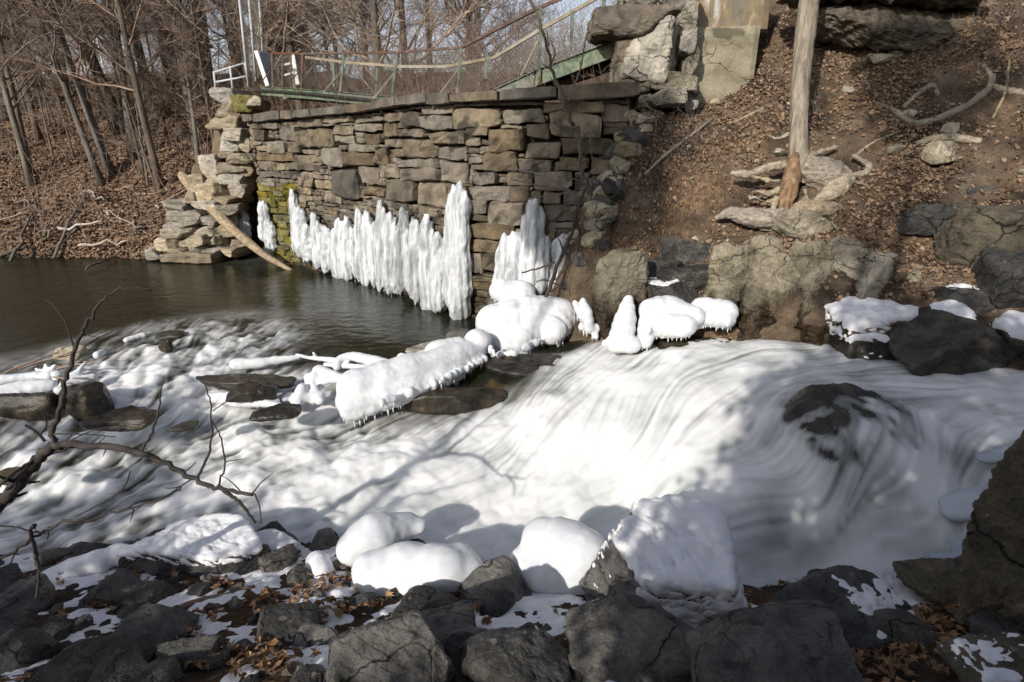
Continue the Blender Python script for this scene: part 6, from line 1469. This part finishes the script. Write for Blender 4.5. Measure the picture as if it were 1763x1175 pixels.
d = fbm2(x, y, 1.7, 4, 41.) + .8 * np.exp(-((q[0] - 1640) ** 2 / 90 ** 2 + (q[1] - 1080) ** 2 / 60 ** 2)) + .5 * np.exp(-((q[0] - 1480) ** 2 / 110 ** 2 + (q[1] - 1150) ** 2 / 40 ** 2)) + .25 * np.exp(-((q[0] - 420) ** 2 / 200 ** 2 + (q[1] - 1010) ** 2 / 30 ** 2)) - .3 * (z < water_base(x, y) + .06)
k = d > .22; x, y = x[k][:3600], y[k][:3600]
P, N = surf_pts(near_z, x, y, .03); V, F = leaf_field(P, N, lr.uniform(.035, .085, len(P)), 3)
put('near_leaves', mk('near_leaves', V, F, False), M['leaf'], kind='stuff', label='brown fallen leaves between the rocks and snow of the near bank', cat='leaves')
def big_leaf(seed):
    rnd = random.Random(seed); pts = []
    lobes = [(-2.5, .45), (-1.95, .25), (-1.4, .85), (-.95, .38), (-.45, .95), (-.2, .5), (0, 1.1), (.2, .5), (.45, .95), (.95, .38), (1.4, .85), (1.95, .25), (2.5, .45)]
    cu, cv, tw = rnd.uniform(.2, .7), rnd.uniform(.0, .5), rnd.uniform(-.5, .5)
    f = lambda x, y: cu * x * x * .6 + cv * y * y * .5 + tw * x * y
    V = [(0, 0, 0)] + [(r_ * math.sin(a) * .5, r_ * math.cos(a) * .5, 0) for a, r_ in lobes] + [(r_ * .5 * math.sin(a) * .5, r_ * .5 * math.cos(a) * .5, 0) for a, r_ in lobes]
    V = [(x, y, f(2 * x, 2 * y) * .5 + rnd.uniform(-.03, .03)) for x, y, _ in V]; n = len(lobes); F = []
    for q in range(n - 1): F += [(0, n + 1 + q + 1, n + 1 + q), (n + 1 + q, n + 1 + q + 1, q + 2), (n + 1 + q, q + 2, q + 1)]
    V += [(-.012, -.02, .0), (.012, -.02, .0), (.0, -.55, .1)]; m_ = len(V); F.append((m_ - 3, m_ - 2, m_ - 1))
    return mk('dry_leaf', np.array(V), np.array(F), True)
lp = []
for k in range(8): me = big_leaf(k); me.materials.append(M['leaf_tan'] if k % 4 == 0 else M['leaf']); lp.append(me)
for k in range(150):
    for _ in range(60):
        px, py = (trng.gauss(1640, 60), trng.gauss(1075, 40)) if k % 3 == 0 else ((trng.gauss(1490, 70), trng.gauss(1150, 20)) if k % 3 == 1 else (trng.uniform(20, 1300), trng.uniform(985, 1165)))
        if px < 1755 and 960 < py < 1172: break
    p = hit(px, py, near0, .9, 6, .02)
    put('dry_leaf', lp[trng.randrange(8)], None, None, 'curled brown dry leaf lying on the near bank', 'leaf', 'curled dry leaves on the near bank', loc=p + (0, 0, .035 + .03 * trng.random()), rot=(trng.uniform(-.8, .8), trng.uniform(-.8, .8), trng.uniform(0, 6.28)), scale=trng.uniform(.07, .13))
p = PY(1238, 1098, 2.42)
o = put('dry_leaf', lp[0].copy(), None, None, 'pale tan maple leaf lying on the broken grey boulder beside its snow streak', 'leaf', loc=p, rot=(.5, .15, .8), scale=.16)

# individual labels by look and place for repeats that can be pointed at
_used = set()
for grp, noun in (('loose stones on the near bank', 'stone'), ('stones fallen from the wall end', 'stone'), ('stones in the right slope', 'stone')):
    items = [o for o in COL.objects if o.get('group') == grp]
    items.sort(key=lambda o: -o.scale[0])
    for k, o in enumerate(items[:12]):
        px, py, _ = proj(o.location)
        near = min(((math.hypot(proj(q.matrix_world.translation if q.parent else q.location)[0] - px, proj(q.location)[1] - py), q) for q in COL.objects if q.parent is None and q.get('label') and q.get('group') is None and q.type == 'MESH' and q.get('kind') is None and q.get('category') in ('boulder', 'ice', 'riprap stone', 'stone', 'bedrock slab', 'outcrop', 'sapling', 'root', 'bough')), key=lambda t: t[0])[1]
        qx = proj(near.location)[0]; words = near['label'].split()[:7]
        while words[-1] in ('with', 'a', 'the', 'of', 'on', 'and', 'at', 'in', 'under', 'by', 'between', 'beside', 'left', 'right', 'an', 'to', 'behind', 'carrying', 'above', 'over', 'its', 'near', 'lower', 'flat', 'dark', 'black'): words.pop()
        tone = 'pale' if (o.data.materials[0].name in ('tan_rock', 'slate', 'bedrock')) else 'dark'
        new = ('larger ' + tone + ' loose stone just ' + ('left' if px < qx else 'right') + ' of the ' + ' '.join(words))[:140]
        if new not in _used: _used.add(new); o['label'] = new
